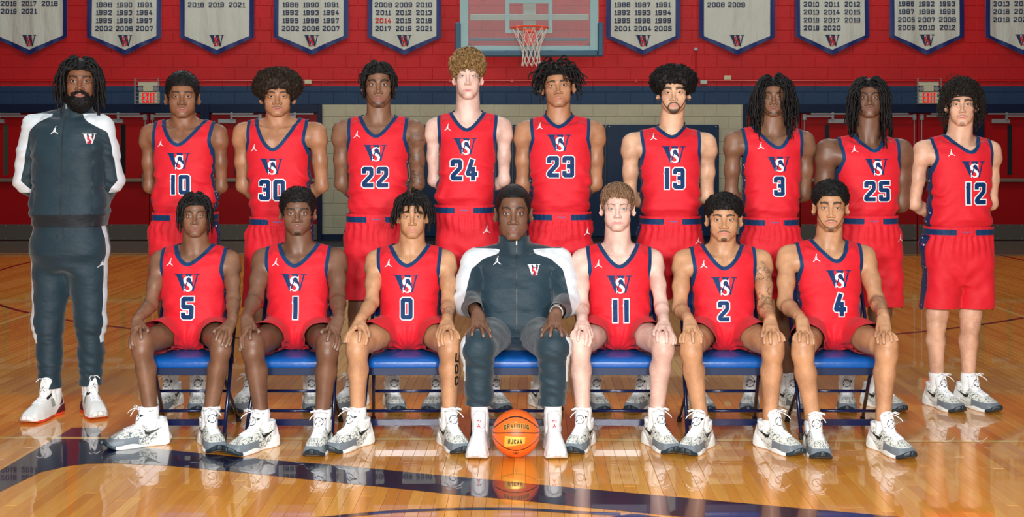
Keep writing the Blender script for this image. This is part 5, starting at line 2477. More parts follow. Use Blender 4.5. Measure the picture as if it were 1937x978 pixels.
    beard = np.full(n, -1.0)
    mouth = np.full(n, .05)
    hl = np.full(n, -.05)
    hsl = slice(nvb, nvb + len(Vh))
    lip[hsl], brow[hsl], beard[hsl], mouth[hsl], hl[hsl] = H.masks(Vh)
    nail = np.zeros(n)
    if seated:
        for i in (0, 1):
            for c, r in hands[i][2]:
                d = np.linalg.norm(V - c, axis=1)
                nail = np.maximum(nail, np.clip(1.5 - d / r, 0, 1))
    attrs = dict(lip=lip, brow=brow, beard=beard, mouth=mouth, hl=hl, nail=nail)
    tat = p.get('tat')
    if tat:
        tv = np.zeros(n)
        for (which, t0, t1) in tat:
            if which[0] == 'u':
                S_, E_, Wp = arms[int(which[1])]
                a, b = S_, E_
            else:
                S_, E_, Wp = arms[int(which[1])]
                a, b = E_, Wp
            ab = b - a
            tt = ((V - a) @ ab) / (ab @ ab)
            dd = np.linalg.norm(V - a - tt[:, None] * ab, axis=1)
            tv = np.maximum(tv, np.clip(np.minimum(tt - t0, t1 - tt) * 12 + .3, 0, 1) * (dd < .085))
        attrs['tat'] = tv
    sm = skin_mat('skin', p['skin'], p['lipc'], p['hairc'], scalp=p.get('scalp', .9), beard_a=p.get('ba', .8), tat=bool(tat))
    obj('body', mesh_from('body', V - root, Fs, attrs, mats=[sm]), t)
    if p.get('legtat'):
        bv = bvh_of(V, Fs)
        K_, A_ = legs[1][1], legs[1][2]
        for k, chh in enumerate('LDC'):
            zc2 = .465 - .062 * k
            wrap_print('tattoo', [tuple(q + np.array([0, -.022]) for q in qq) for qq in text_quads(chh, .052, wr=.5, stf=.2)], M['ink'], bv,
                       (K_[0] + .030, K_[1], zc2), t.children[0], .0008, .006, (-.35, 1, 0), off=root)
    im = eye_mat(p.get('iris', (.018, .009, .005)))
    for sg in (-1, 1):
        make_eye(H, 'eye', sg, im, t, root)
    make_hair(H, p, root, t, lambda P: torso(P) if len(P) else np.zeros(0))
    if p.get('fullbeard'):
        build_beard(H, p, root, t)

    wv1 = Wob(p['seed'] + 20, 7, 15, (1, 1, 1.7))
    wv2 = Wob(p['seed'] + 30, 6, 34, (.8, .8, 1.3))
    if not coach:
        build_jersey(p, t, root, locals())
        build_shorts(p, t, root, locals())
    else:
        build_tracksuit(p, t, root, locals())
    # ---- socks and shoes
    sockz = p.get('sockz', .205)
    for i, (Hp, K_, A_) in enumerate(legs):
        zt = sockz if np.isscalar(sockz) else sockz[i]
        ax_ = A_ - K_
        wob = Wob(i + p['seed'], 5, 90, (.3, .3, 1))

        def fs(P):
            c = legf(P) - .0045
            c = smin(c, ball_cone(P, A_, A_ + np.array([0, -.01, -.05]), .034, .026), .02)
            return c - .0016 * wob(P)
        Vs, Qs = polygonize(fs, A_ - np.array([.1, .1, .06]), A_ + np.array([.1, .14, zt - .02]), .006)
        Vs, Fs2, _ = clip(Vs, Qs, zt - Vs[:, 2])
        so = obj('sock', mesh_from('sock', Vs - root, Fs2, mats=[M['sock']]), t)
        if not coach and p.get('sockmark', True):
            bv = bvh_of(Vs, Fs2)
            wrap_print('sock_mark', swoosh(.026), M['black'], bv, (A_[0] + (.012 if i == 0 else -.012), A_[1], zt - .022), so, .001, .006, off=root)
        yawd = math.radians(p['feet'][i])
        place_shoe(p.get('shoe', 'team'), A_, yawd, t, root, p.get('shoesc', 1.09))
    if p.get('watch'):
        S_, E_, Wp = arms[1]
        d = (Wp - E_) / np.linalg.norm(Wp - E_)
        c = Wp + d * -.005
        a = np.cross(d, [0, 0, 1.0])
        a /= np.linalg.norm(a)
        b = np.cross(a, d)
        wm = MB().tube([c + .034 * (math.cos(k) * a + math.sin(k) * b) - root for k in np.linspace(0, 6.28, 21)[:-1]], .0055, 6, closed=True)
        o_ = wm.obj('wrist_watch', M['alu'], t, smooth=True)
        up = b if b[2] > 0 else -b
        f_ = c + up * .036 - np.array([0, .01, 0])
        MB().tube([f_ - root, f_ + up * .008 - root], .017, 14).obj('watch_face', M['alu'], o_)
    return t


def build_beard(H, p, root, t):
    wob = Wob(3, 9, 300)

    def f(P):
        q = H.loc(P)
        ax = np.abs(q[:, 0])
        r_ = q.copy()
        r_[:, 0] = ax
        d = ellip(r_, (0, -.040, -.105), (.062, .058, .062))
        d = smin(d, ball_cone(r_, (.062, -.005, -.03), (.050, -.02, -.09), .016, .030), .02)
        d = d - .003 * wob(P)
        # leave lips and cheeks free
        keep = ellip(r_, (0, -.100, -.062), (.036, .05, .0245))
        d = smax(d, -keep, .004)
        cheek = ellip(r_, (.030, -.095, -.030), (.036, .06, .034))
        d = smax(d, -cheek, .006)
        m = ball_cone(r_, (.006, -.094, -.0575), (.034, -.078, -.070), .0065, .010)
        d = smin(d, m, .004)
        return d * min(H.S)
    c = H.wor(np.array([0, -.04, -.08]))
    V, Q = polygonize(f, c - .13, c + .13, .0042)
    rs = np.random.RandomState(5)
    sel = rs.permutation(len(V))[:900]
    Nn = normals_of(f, V[sel])
    ok = Nn[:, 1] < .6
    A = coils(V[sel][ok], Nn[ok], .0048, 1.3, rs, r=.0013)
    Vc, Fc = cat([(V, Q), A])
    obj('beard', mesh_from('beard', Vc - root, Fc, mats=[hair_mat('beard_hair', (.006, .005, .005), .6)]), t)


def build_jersey(p, t, root, g):
    D, jc, jw, zs_, zw, wc, ww, seated, torso, neckf = (g[k] for k in ('D', 'jc', 'jw', 'zs_', 'zw', 'wc', 'ww', 'seated', 'torso', 'neckf'))
    X, Z, wv1, wv2, cx = (g[k] for k in ('X', 'Z', 'wv1', 'wv2', 'cx'))
    zpit = zs_ - .135
    zbot = zw - .01 if not seated else .555
    bk = p.get('bulk', 1.0)
    zsj = [zbot - .03, zbot + .015, zbot + .06, (zbot + zpit) / 2, zpit - .02, zpit + .06, zs_ + .02]
    hwj = [ww - .022, ww - .018, ww - .002, (ww + jw) / 2 - .006, jw, jw * .96, jw * .80]
    dep = .122 * bk
    hdj = [dep - .016, dep - .010, dep + .010, dep + .008, dep + .002, .116, .085]
    xcj = [wc, wc, wc, (wc + jc) / 2, jc, jc, jc]
    ycj = [D] * 7
    if seated:
        hdj[0] = hdj[1] = hdj[2] = dep + .02

    def f(P):
        d = loft(P, zsj, hwj, hdj, xcj, ycj, 2.6)
        a = np.clip((zs_ - .02 - P[:, 2]) / .25, .1, 1)
        lo_ = np.clip((zbot + .16 - P[:, 2]) / .14, 0, 1)
        fold = .0055 * wv1(P) * a + .0042 * wv2(P) * a * (.5 + 1.4 * lo_)
        # drag folds from the sides towards the waist
        u = (np.abs(P[:, 0] - jc) * .8 + P[:, 2] * 1.0)
        fold = fold + .0042 * np.sin(u * 62 + 3 * wv1(P)) * a * np.clip((np.abs(P[:, 0] - jc) - .05) / .1, 0, 1) * np.clip((zpit + .02 - P[:, 2]) / .1, 0, 1)
        fold = fold * np.clip((P[:, 2] - zbot - .015) / .05, 0, 1) if not seated else fold
        d = smin(smin(torso(P), neckf(P), .025) - .007, d - fold, .015)
        return d
    lo = np.array([jc - max(jw, ww) - .07, D - .20, zbot - .012])
    hi = np.array([jc + max(jw, ww) + .07, D + .20, zs_ + .15])
    V, Q = polygonize(f, lo, hi, .0074)
    zT = Z(p['straptop']) + .02
    zV = Z(p['vy'] - 7)
    wN = p.get('wN', .116)
    vx = X(p.get('vx', p['cx']))
    x_, y_, z_ = V.T
    tt = np.clip((z_ - zV) / (zT - zV), 0, 1.4)
    vn = np.interp(tt, list(np.linspace(0, 1, 9) ** 2) + [1.4], list(wN * (np.linspace(0, 1, 9) ** 2) ** .62) + [wN * 1.10])
    # signed distance to the v neckline drawn as a polyline in the front plane
    tk = np.linspace(0, 1, 9) ** 2
    dist = np.full(len(V), 9.0)
    inside = (z_ > zV) & (np.abs(x_ - (vx + (jc - vx) * np.clip(tt, 0, 1))) < vn)
    for sg in (-1, 1):
        px_ = vx + (jc - vx) * tk + sg * wN * tk ** .62
        pz_ = zV + (zT - zV) * tk
        for j in range(8):
            a = np.array([px_[j], pz_[j]])
            b = np.array([px_[j + 1], pz_[j + 1]])
            if j == 7:
                b = b + (b - a) * 3
            ab = b - a
            q = np.stack([x_, z_], 1) - a
            u = np.clip((q @ ab) / (ab @ ab), 0, 1)
            dist = np.minimum(dist, np.linalg.norm(q - u[:, None] * ab, axis=1))
    sn_f = np.where(inside, -dist, dist)
    zVb = zT - .055
    tb = np.clip((z_ - zVb) / (zT - zVb), 0, 1.4)
    sn_b = np.where(z_ > zVb, np.abs(x_ - jc) - wN * 1.02 * tb ** .4, (zVb - z_))
    yc = D + .02
    sn = np.where(y_ < yc, sn_f, sn_b)
    top = zs_ + .04
    tz = np.clip((z_ - zpit) / (top - zpit), 0, 1)
    xaf = p.get('xa', .180)
    xa = jw + .012 + (xaf - .006 - (jw + .012)) * np.clip(tz * 2.2, 0, 1) + .008 * np.clip(tz * 2 - 1, 0, 1)
    sa1 = xa - np.abs(x_ - jc)
    sa = np.where(z_ > zpit, np.maximum(sa1, -.5), np.minimum(zpit - z_ + np.maximum(sa1, 0), .5))
    s_ = np.minimum(np.minimum(sn, sa), z_ - zbot + .004)
    s_ = np.minimum(s_, z_ - (zbot - .004))
    trim = np.minimum(sn - .021, sa - .0195)
    side = np.maximum(np.abs(y_ - D) - .047, .08 - np.abs(x_ - jc))
    side = np.maximum(side, z_ - zpit)
    V2, Fs, A2 = clip(V, Q, s_, dict(trim=trim, side=side))
    jo = obj('jersey', mesh_from('jersey', V2 - root, Fs, A2, mats=[M['jersey']]), t)
    bv = bvh_of(V2, Fs)
    k = D / F
    # emblem
    lx, ly0, ly1 = p['logo']
    sc = .135
    zt_ = Z(ly0)
    hgt = Z(ly0) - Z(ly1)
    o = (X(lx), D, zt_ - hgt)
    wrap_print('jersey_emblem', Wletter(sc, hgt), M['pnavy'], bv, o, jo, .0012, off=root)
    wrap_print('jersey_emblem', Sletter(.005, -.002, sc * .37, hgt * .88, 0.0), M['pwhite'], bv, o, jo, .0024, off=root)
    wrap_print('jersey_emblem', stroke([(-.014, hgt * .12), (.007, hgt * .74)], .0060, cap=False) + stroke([(.006, hgt * .74), (.022, hgt * .46)], .015, cap=False),
               M['pnavy'], bv, o, jo, .0032, off=root)
    nx, ny0, ny1 = p['num']
    nh = Z(ny0) - Z(ny1) - .012
    o = (X(nx), D, Z(ny1) + .006)
    kw = dict(wr=.56, stf=.20, gap=.15, chc=.10)
    q0 = text_quads(p['n'], nh, extra=.0058, **kw)
    wrap_print('jersey_number', q0, M['pwhite'], bv, o, jo, .0012, off=root, roll=p.get('roll', 0))
    wrap_print('jersey_number', text_quads(p['n'], nh, **kw), M['pnavy'], bv, o, jo, .0024, off=root, roll=p.get('roll', 0))
    mx, my = p['mark']
    wrap_print('chest_mark', leaper(.040), M['pwhite'], bv, (X(mx), D, Z(my) - .02), jo, .0012, .006, off=root)


def build_shorts(p, t, root, g):
    D, jc, jw, zs_, zw, wc, ww, seated, cx = (g[k] for k in ('D', 'jc', 'jw', 'zs_', 'zw', 'wc', 'ww', 'seated', 'cx'))
    X, Z, wv1, wv2, legs = (g[k] for k in ('X', 'Z', 'wv1', 'wv2', 'legs'))
    bk = p.get('bulk', 1.0)
    if not seated:
        zh = p.get('hemz', .605)
        zc = zw - .30
        hc_ = p.get('hemc', cx)
        lw = p.get('legw', .106)

        def f(P):
            pel = loft(P, [zc - .045, zc + .07, zw - .10, zw - .04, zw + .012], [.15, ww + .018, ww + .016, ww + .002, ww + .003],
                       [.13, .148 * bk, .146 * bk, .136 * bk, .136 * bk], [cx] * 3 + [wc] * 2, [D + .005] * 5, 2.5, .012)
            d = pel
            for i, sg in enumerate((-1, 1)):
                kx = legs[i][1][0]
                c = loft(P, [zh - .05, zh + .10, zc + .12, zc + .20], [lw + .006, lw, .10, .08], [.135, .132, .13, .10],
                         [(kx + cx + sg * .104) / 2, cx + sg * .103, cx + sg * .100, cx + sg * .10], [D + .0] * 4, 2.5)
                d = smin(d, c, .012)
            an = np.arctan2(P[:, 1] - D, P[:, 0] - cx)
            pl = .0035 * np.sin(an * 26 + 2 * wv1(P)) * np.clip((P[:, 2] - (zw - .20)) / .14, 0, 1) * (P[:, 2] < zw - .045)
            rib = .0016 * np.sin(an * 90) * (P[:, 2] > zw - .045)
            fold = .006 * wv1(P) * (P[:, 2] < zw - .05) + .0030 * wv2(P) * (P[:, 2] < zw - .05)
            # drag lines from the crotch
            dz = P[:, 2] - zc
            ax = np.abs(P[:, 0] - cx)
            fold = fold + .0045 * np.sin((dz * 1.0 - ax * .9) * 55) * np.exp(-(np.hypot(ax, dz) / .13) ** 2) * (P[:, 1] < D)
            return d - pl - rib - fold
        lo = np.array([cx - ww - .09, D - .20, zh - .03])
        hi = np.array([cx + ww + .09, D + .20, zw + .05])
        V, Q = polygonize(f, lo, hi, .0088)
        x_, y_, z_ = V.T
        vent = .03 * np.clip((.05 - np.abs(y_ - D)) / .03, 0, 1) * (np.abs(x_ - cx) > .17)
        s_ = np.minimum(z_ - zh + vent * .6, zw + .008 - z_)
        v = zw - z_
        patch = np.where((y_ < D) & (np.abs(x_ - wc) < .06), .05, -.05)
        trim = np.maximum(np.maximum(.006 - v, v - .040), np.where(y_ < D, .055 - np.abs(x_ - wc), -.05))
        side = np.maximum(np.maximum(np.abs(y_ - D) - .045, .10 - np.abs(x_ - cx)), .042 - v)
        V2, Fs, A2 = clip(V, Q, s_, dict(trim=trim, side=side))
        so = obj('shorts', mesh_from('shorts', V2 - root, Fs, A2, mats=[M['jersey']]), t)
        bv = bvh_of(V2, Fs)
        sx_, sy_ = p.get('smark', (0, 0))
        if sx_:
            wrap_print('shorts_mark', leaper(.042), M['pwhite'], bv, (X(sx_), D, Z(sy_) - .02), so, .0015, .006, off=root)
        q = stroke([(-.022, .0), (-.010, .004), (.002, -.002), (.012, .003), (.024, .0)], .006)
        wrap_print('waistband_mark', q, simple('faded_blue_print', S2L(110, 80, 140), .6), bv, (wc, D, zw - .022), so, .0015, .006, off=root)
    else:
        zseat = .441

        def f(P):
            pel = ellip(P, (cx, 7.02, .555), (.185, .150, .125))
            d = pel
            for i, sg in enumerate((-1, 1)):
                Hp, K_, A_ = legs[i]
                e = Hp * .12 + K_ * .88
                c = ball_cone(P, Hp + np.array([0, 0, .006]), e + np.array([0, 0, .008]), .094, .088)
                d = smin(d, c, .035)
            ax = np.abs(P[:, 0] - cx)
            fold = .0050 * wv1(P) + .0028 * wv2(P)
            an = np.arctan2(P[:, 2] - .43, (P[:, 0] - cx))
            rad = np.hypot(P[:, 2] - .45, P[:, 0] - cx)
            fold = fold + .0050 * np.sin(an * 17 + rad * 12) * np.exp(-((rad - .09) / .08) ** 2) * (P[:, 1] < 6.98)
            d = d - fold
            d = smax(d, zseat + .001 - P[:, 2], .012)
            return d
        ks = np.array([l[1] for l in legs])
        lo = np.array([min(ks[:, 0].min(), cx - .2) - .13, 6.55, zseat - .01])
        hi = np.array([max(ks[:, 0].max(), cx + .2) + .13, 7.22, .72])
        V, Q = polygonize(f, lo, hi, .0085)
        s_ = np.full(len(V), 1.0)
        edge = np.full(len(V), 1.0)
        for i, sg in enumerate((-1, 1)):
            Hp, K_, A_ = legs[i]
            n_ = (K_ - Hp)
            n_ /= np.linalg.norm(n_)
            n2 = n_ + np.array([-sg * .42, 0, -.30])
            n2 /= np.linalg.norm(n2)
            c0_ = Hp + (K_ - Hp) * p.get('hemt', .62)
            v = -((V - c0_) @ n2) + .006 * np.sin(V[:, 0] * 60)
            mine = (V[:, 0] - cx) * sg > -.01
            s_ = np.where(mine, np.minimum(s_, v), s_)
        trim = np.full(len(V), .05)
        side = np.maximum(np.abs(V[:, 2] - .52) - .05, .20 - np.abs(V[:, 0] - cx))
        V2, Fs, A2 = clip(V, Q, s_, dict(trim=trim, side=side + .02))
        obj('shorts', mesh_from('shorts', V2 - root, Fs, A2, mats=[M['jersey']]), t)


def build_tracksuit(p, t, root, g):
    D, jc, jw, zs_, zw, wc, ww, seated, cx = (g[k] for k in ('D', 'jc', 'jw', 'zs_', 'zw', 'wc', 'ww', 'seated', 'cx'))
    X, Z, wv1, wv2, legs, arms, torso, armf, legf, H, neckf, nb = (g[k] for k in ('X', 'Z', 'wv1', 'wv2', 'legs', 'arms', 'torso', 'armf', 'legf', 'H', 'neckf', 'nb'))
    bk = p.get('bulk', 1.0)
    zbot = zw if not seated else .53
    zpit = zs_ - .14
    zsj = [zbot - .03, zbot + .02, zbot + .08, (zbot + zpit) / 2, zpit, zs_ - .01, zs_ + .03]
    hwj = [ww - .01, ww, ww + .012, (ww + jw) / 2 + .004, jw, jw * .92, .10]
    dep = .136 * bk
    hdj = [dep + .01, dep + .012, dep + .022, dep + .01, dep, .11, .08]
    ct = H.wor(np.array([0, .025, -.100]))
    cuff = .90

    def f(P):
        d = loft(P, zsj, hwj, hdj, [wc, wc, wc, (wc + jc) / 2, jc, jc, jc], [D] * 7, 2.6)
        a = np.clip((zs_ - P[:, 2]) / .2, .2, 1)
        d = smin(d, smin(torso(P), neckf(P), .025) - .013, .02)
        A_ = None
        for S_, E_, Wp in arms:
            L_ = Wp - E_
            e2 = E_ + L_ * cuff
            c = ball_cone(P, S_, S_ * .5 + E_ * .5, p['arm'] * 1.0 + .016, p['arm'] + .022)
            c = smin(c, ball_cone(P, S_ * .5 + E_ * .5, E_, p['arm'] + .022, p['arm'] + .016), .02)
            c = smin(c, ball_cone(P, E_, e2, p['arm'] + .018, .047), .02)
            A_ = c if A_ is None else np.minimum(A_, c)
        d = smin(d, A_, .012)
        # stand collar
        co = ball_cone(P, nb + np.array([0, -.005, -.01]), ct, .076, .068)
        co = smax(co, P[:, 2] - (ct[2] - .0), .004)
        d = smin(d, co, .012)
        sl = .0028 * wv2(P) + .0035 * wv1(P) * a
        u = P[:, 2] * 1.0 + np.abs(P[:, 0] - cx) * .5
        sl = sl + .0025 * np.sin(u * 70 + 4 * wv1(P)) * (np.abs(P[:, 0] - jc) > jw * .8)
        return d - sl
    pts = np.array([q for a in arms for q in a])
    lo = np.minimum(pts.min(0), [cx - jw, D - .2, zbot]) - np.array([.09, .09, .0])
    hi = np.maximum(pts.max(0), [cx + jw, D + .2, ct[2]]) + np.array([.09, .09, .05])
    lo[2] = min(zbot - .01, pts[:, 2].min() - .08)
    hi[2] = ct[2] + .03
    V, Q = polygonize(f, lo, hi, .0082)
    x_, y_, z_ = V.T
    s_ = np.full(len(V), 1.0)
    # sleeves end at the cuff, body ends at the hem, collar open on top
    side = np.full(len(V), .05)
    trim = np.full(len(V), .05)
    best = np.full(len(V), 9.0)
    dt = torso(V)
    isarm = np.zeros(len(V), bool)
    for i, (S_, E_, Wp) in enumerate(arms):
        sg = -1 if i == 0 else 1
        fore = ball_cone(V, E_, Wp, .05, .05)
        upp = ball_cone(V, S_, E_, .05, .05)
        ab = Wp - E_
        tt = ((V - E_) @ ab) / (ab @ ab)
        near = (fore < .03) & (dt > .012)
        isarm |= ((np.minimum(fore, upp) < .035) & (dt > .012))
        s_ = np.where(near, np.minimum(s_, (cuff - tt) * np.linalg.norm(ab)), s_)
        # white panel over the shoulder and down the outside of the sleeve
        ex, wx_ = abs(E_[0] - jc), abs(Wp[0] - jc)
        sx2 = abs(S_[0] - jc)
        zk_ = [Wp[2] - .2, Wp[2], E_[2], S_[2] - .10, S_[2] - .03, S_[2] + .02, zs_ + .050, zs_ + .072, zs_ + .080]
        xk_ = [wx_, wx_ + .0, ex - .006, sx2 + .006, sx2 - .012, sx2 - .055, .100, .092, .5]
        val = (np.interp(z_, zk_, xk_) + p.get('wo', (0, 0))[i] * np.clip((zs_ + .02 - z_) / .06, 0, 1) - sg * (x_ - jc)) * .8
        val = np.maximum(val, (tt - p.get('wend', .25)) * .3 - 9 * (z_ > E_[2] + .06))
        val = np.maximum(val, p.get('wzend', -9) - z_)
        m = sg * (x_ - jc) > 0
        side = np.where(m, np.maximum(val, .05 - np.abs(x_ - jc)), side)
        cf = (tt - (cuff - .34)) * 1.0
        trim = np.where(near, np.minimum(trim, -cf * .2 + .0), trim)
    inner_body = ~isarm
    s_ = np.where(inner_body, np.minimum(s_, z_ - zbot), s_)
    s_ = np.where((np.abs(x_ - jc) < .12) & (z_ > zs_ + .05), np.minimum(s_, ct[2] - .006 - z_), s_)
    trim = np.where(inner_body & (z_ < zbot + p.get('band', .075)), np.minimum(trim, -(zbot + p.get('band', .075) - z_)), trim)
    V2, Fs, A2 = clip(V, Q, s_, dict(trim=trim, side=side))
    jo = obj('track_jacket', mesh_from('track_jacket', V2 - root, Fs, A2, mats=[M['track']]), t)
    bv = bvh_of(V2, Fs)
    zt_ = ct[2] - .012
    wrap_print('zip', stroke([(0, zbot + .01), (0, zt_)], .006, cap=False), M['black'], bv, (jc, D, 0), jo, .0015, .012, off=root)
    zp = bv.ray_cast(Vector((jc, D - .6, zt_ - .01)), Vector((0, 1, 0)))
    if zp[0]:
        q = np.array(zp[0]) - root
        MB().box((q[0] - .005, q[1] - .008, q[2] - .03), (q[0] + .005, q[1] - .001, q[2] + .002), .002).obj('zip_pull', M['alu'], jo)
    mx, my = p['mark']
    wrap_print('chest_mark', leaper(.045), M['pwhite'], bv, (X(mx), D, Z(my) - .022), jo, .0015, .006, off=root)
    lx, ly = p['logo2']
    wrap_print('chest_emblem', Wletter(.066, .058), M['pwhite'], bv, (X(lx), D, Z(ly) - .03), jo, .0015, .006, off=root)
    wrap_print('chest_emblem', Sletter(.002, -.001, .026, .046), M['pred'], bv, (X(lx), D, Z(ly) - .03), jo, .0026, .006, off=root)

    # trousers
    zc = zw - p.get('crotch', .30)

    def fp(P):
        if not seated:
            d = loft(P, [zc - .035, zc + .06, zw - .08, zw + .04], [.13, ww - .006, ww + .002, ww - .012], [.13, .150 * bk, .140 * bk, .128 * bk],
                     [cx] * 4, [D + .005] * 4, 2.4)
        else:
            d = ellip(P, (cx, 7.02, .565), (.21, .165, .14))
        for i, sg in enumerate((-1, 1)):
            Hp, K_, A_ = legs[i]
            if not seated:
                c = ball_cone(P, Hp + np.array([sg * .012, 0, 0]), K_, .124, .090)
                c = smin(c, ball_cone(P, K_, A_ + np.array([0, 0, .06]), .086, .064), .03)
            else:
                c = ball_cone(P, Hp, K_, .108, .090)
                c = smin(c, ball_cone(P, K_ + np.array([0, .01, -.01]), A_ + np.array([0, .01, .08]), .083, .066), .03)
            d = smin(d, c, .012 if seated else .05)
        fold = .0035 * wv1(P) + .0028 * wv2(P)
        fold = fold + .0026 * np.sin(P[:, 2] * 80 + P[:, 0] * 30 + 4 * wv1(P)) * np.clip((.66 - P[:, 2]) / .2, .15, 1)
        d = d - fold
        if seated:
            d = smax(d, .442 - P[:, 2] - 10 * np.clip(6.74 - P[:, 1], 0, 1), .01)
        return d
    pts = np.array([q for a in legs for q in a])
    lo = np.minimum(pts.min(0), [cx - ww, D - .2, 0]) - np.array([.13, .13, 0])
    hi = np.maximum(pts.max(0), [cx + ww, D + .2, zw]) + np.array([.13, .13, 0])
    lo[2] = .08
    hi[2] = (zw + .03) if not seated else .74
    V, Q = polygonize(fp, lo, hi, .009)
    x_, y_, z_ = V.T
    zl = p.get('panthem', .185)
    s_ = np.minimum(z_ - zl, 1.0)
    if not seated:
        s_ = np.minimum(s_, zw + .02 - z_)
    side = np.full(len(V), .05)
    for i, (Hp, K_, A_) in enumerate(legs):
        sg = -1 if i == 0 else 1
        mine = (x_ - cx) * sg > 0
        if not seated:
            ctr = np.interp(z_, [A_[2], K_[2], Hp[2], zw], [A_[1], K_[1], Hp[1], D])
            cxl = np.interp(z_, [A_[2], K_[2], Hp[2], zw], [A_[0], K_[0], Hp[0], cx])
            v = np.maximum(np.abs(y_ - ctr + (.045 if i == 0 else .012)) - .028, .045 - (x_ - cxl) * sg)
            v = np.maximum(v, p.get('stripe_end', .36) - z_)
        else:
            o = (x_ - K_[0]) * sg
            v = .064 - o
            v = np.maximum(v, .36 - z_)
            v = np.maximum(v, np.abs(y_ - K_[1] - .02) - .07)
        side = np.where(mine, v, side)
    V2, Fs, A2 = clip(V, Q, s_, dict(trim=np.full(len(V), .05), side=side))
    po = obj('track_trousers', mesh_from('track_trousers', V2 - root, Fs, A2, mats=[M['track']]), t)
    if not seated:
        bv = bvh_of(V2, Fs)
        wrap_print('trouser_mark', leaper(.04), M['pwhite'], bv, (X(198), D, Z(497) - .02), po, .0015, .006, off=root)
        cd_ = MB()
        for dx, L_ in ((-.012, .05), (.014, .07)):
            h_ = bv.ray_cast(Vector((cx + dx, D - .5, zw - .02)), Vector((0, 1, 0)))
            if h_[0]:
                q = np.array(h_[0]) - root
                cd_.tube([q + np.array([0, -.004, .01]), q + np.array([dx * .3, -.008, -L_ * .5]), q + np.array([dx, -.010, -L_])], .0025, 6)
        cd_.obj('drawcord', M['black'], po)


DK = dict(hairc=(.008, .006, .005))
SK = {
    'deep': (S2L(114, 80, 61), S2L(128, 84, 78)),
    'dark': (S2L(134, 90, 64), S2L(160, 98, 92)),
    'umber': (S2L(126, 90, 68), S2L(142, 90, 84)),
    'brown': (S2L(170, 122, 90), S2L(180, 112, 102)),
    'tan': (S2L(188, 142, 106), S2L(192, 122, 112)),
    'olive': (S2L(208, 166, 136), S2L(200, 130, 120)),
    'fair': (S2L(214, 170, 144), S2L(206, 120, 114)),
    'pale': (S2L(218, 184, 172), S2L(204, 116, 120)),
}
def P_(**k):
    sk = SK[k.pop('tone')]
    k.setdefault('skin', sk[0])
    k.setdefault('lipc', sk[1])
    k.setdefault('hairc', (.008, .006, .005))
    return k


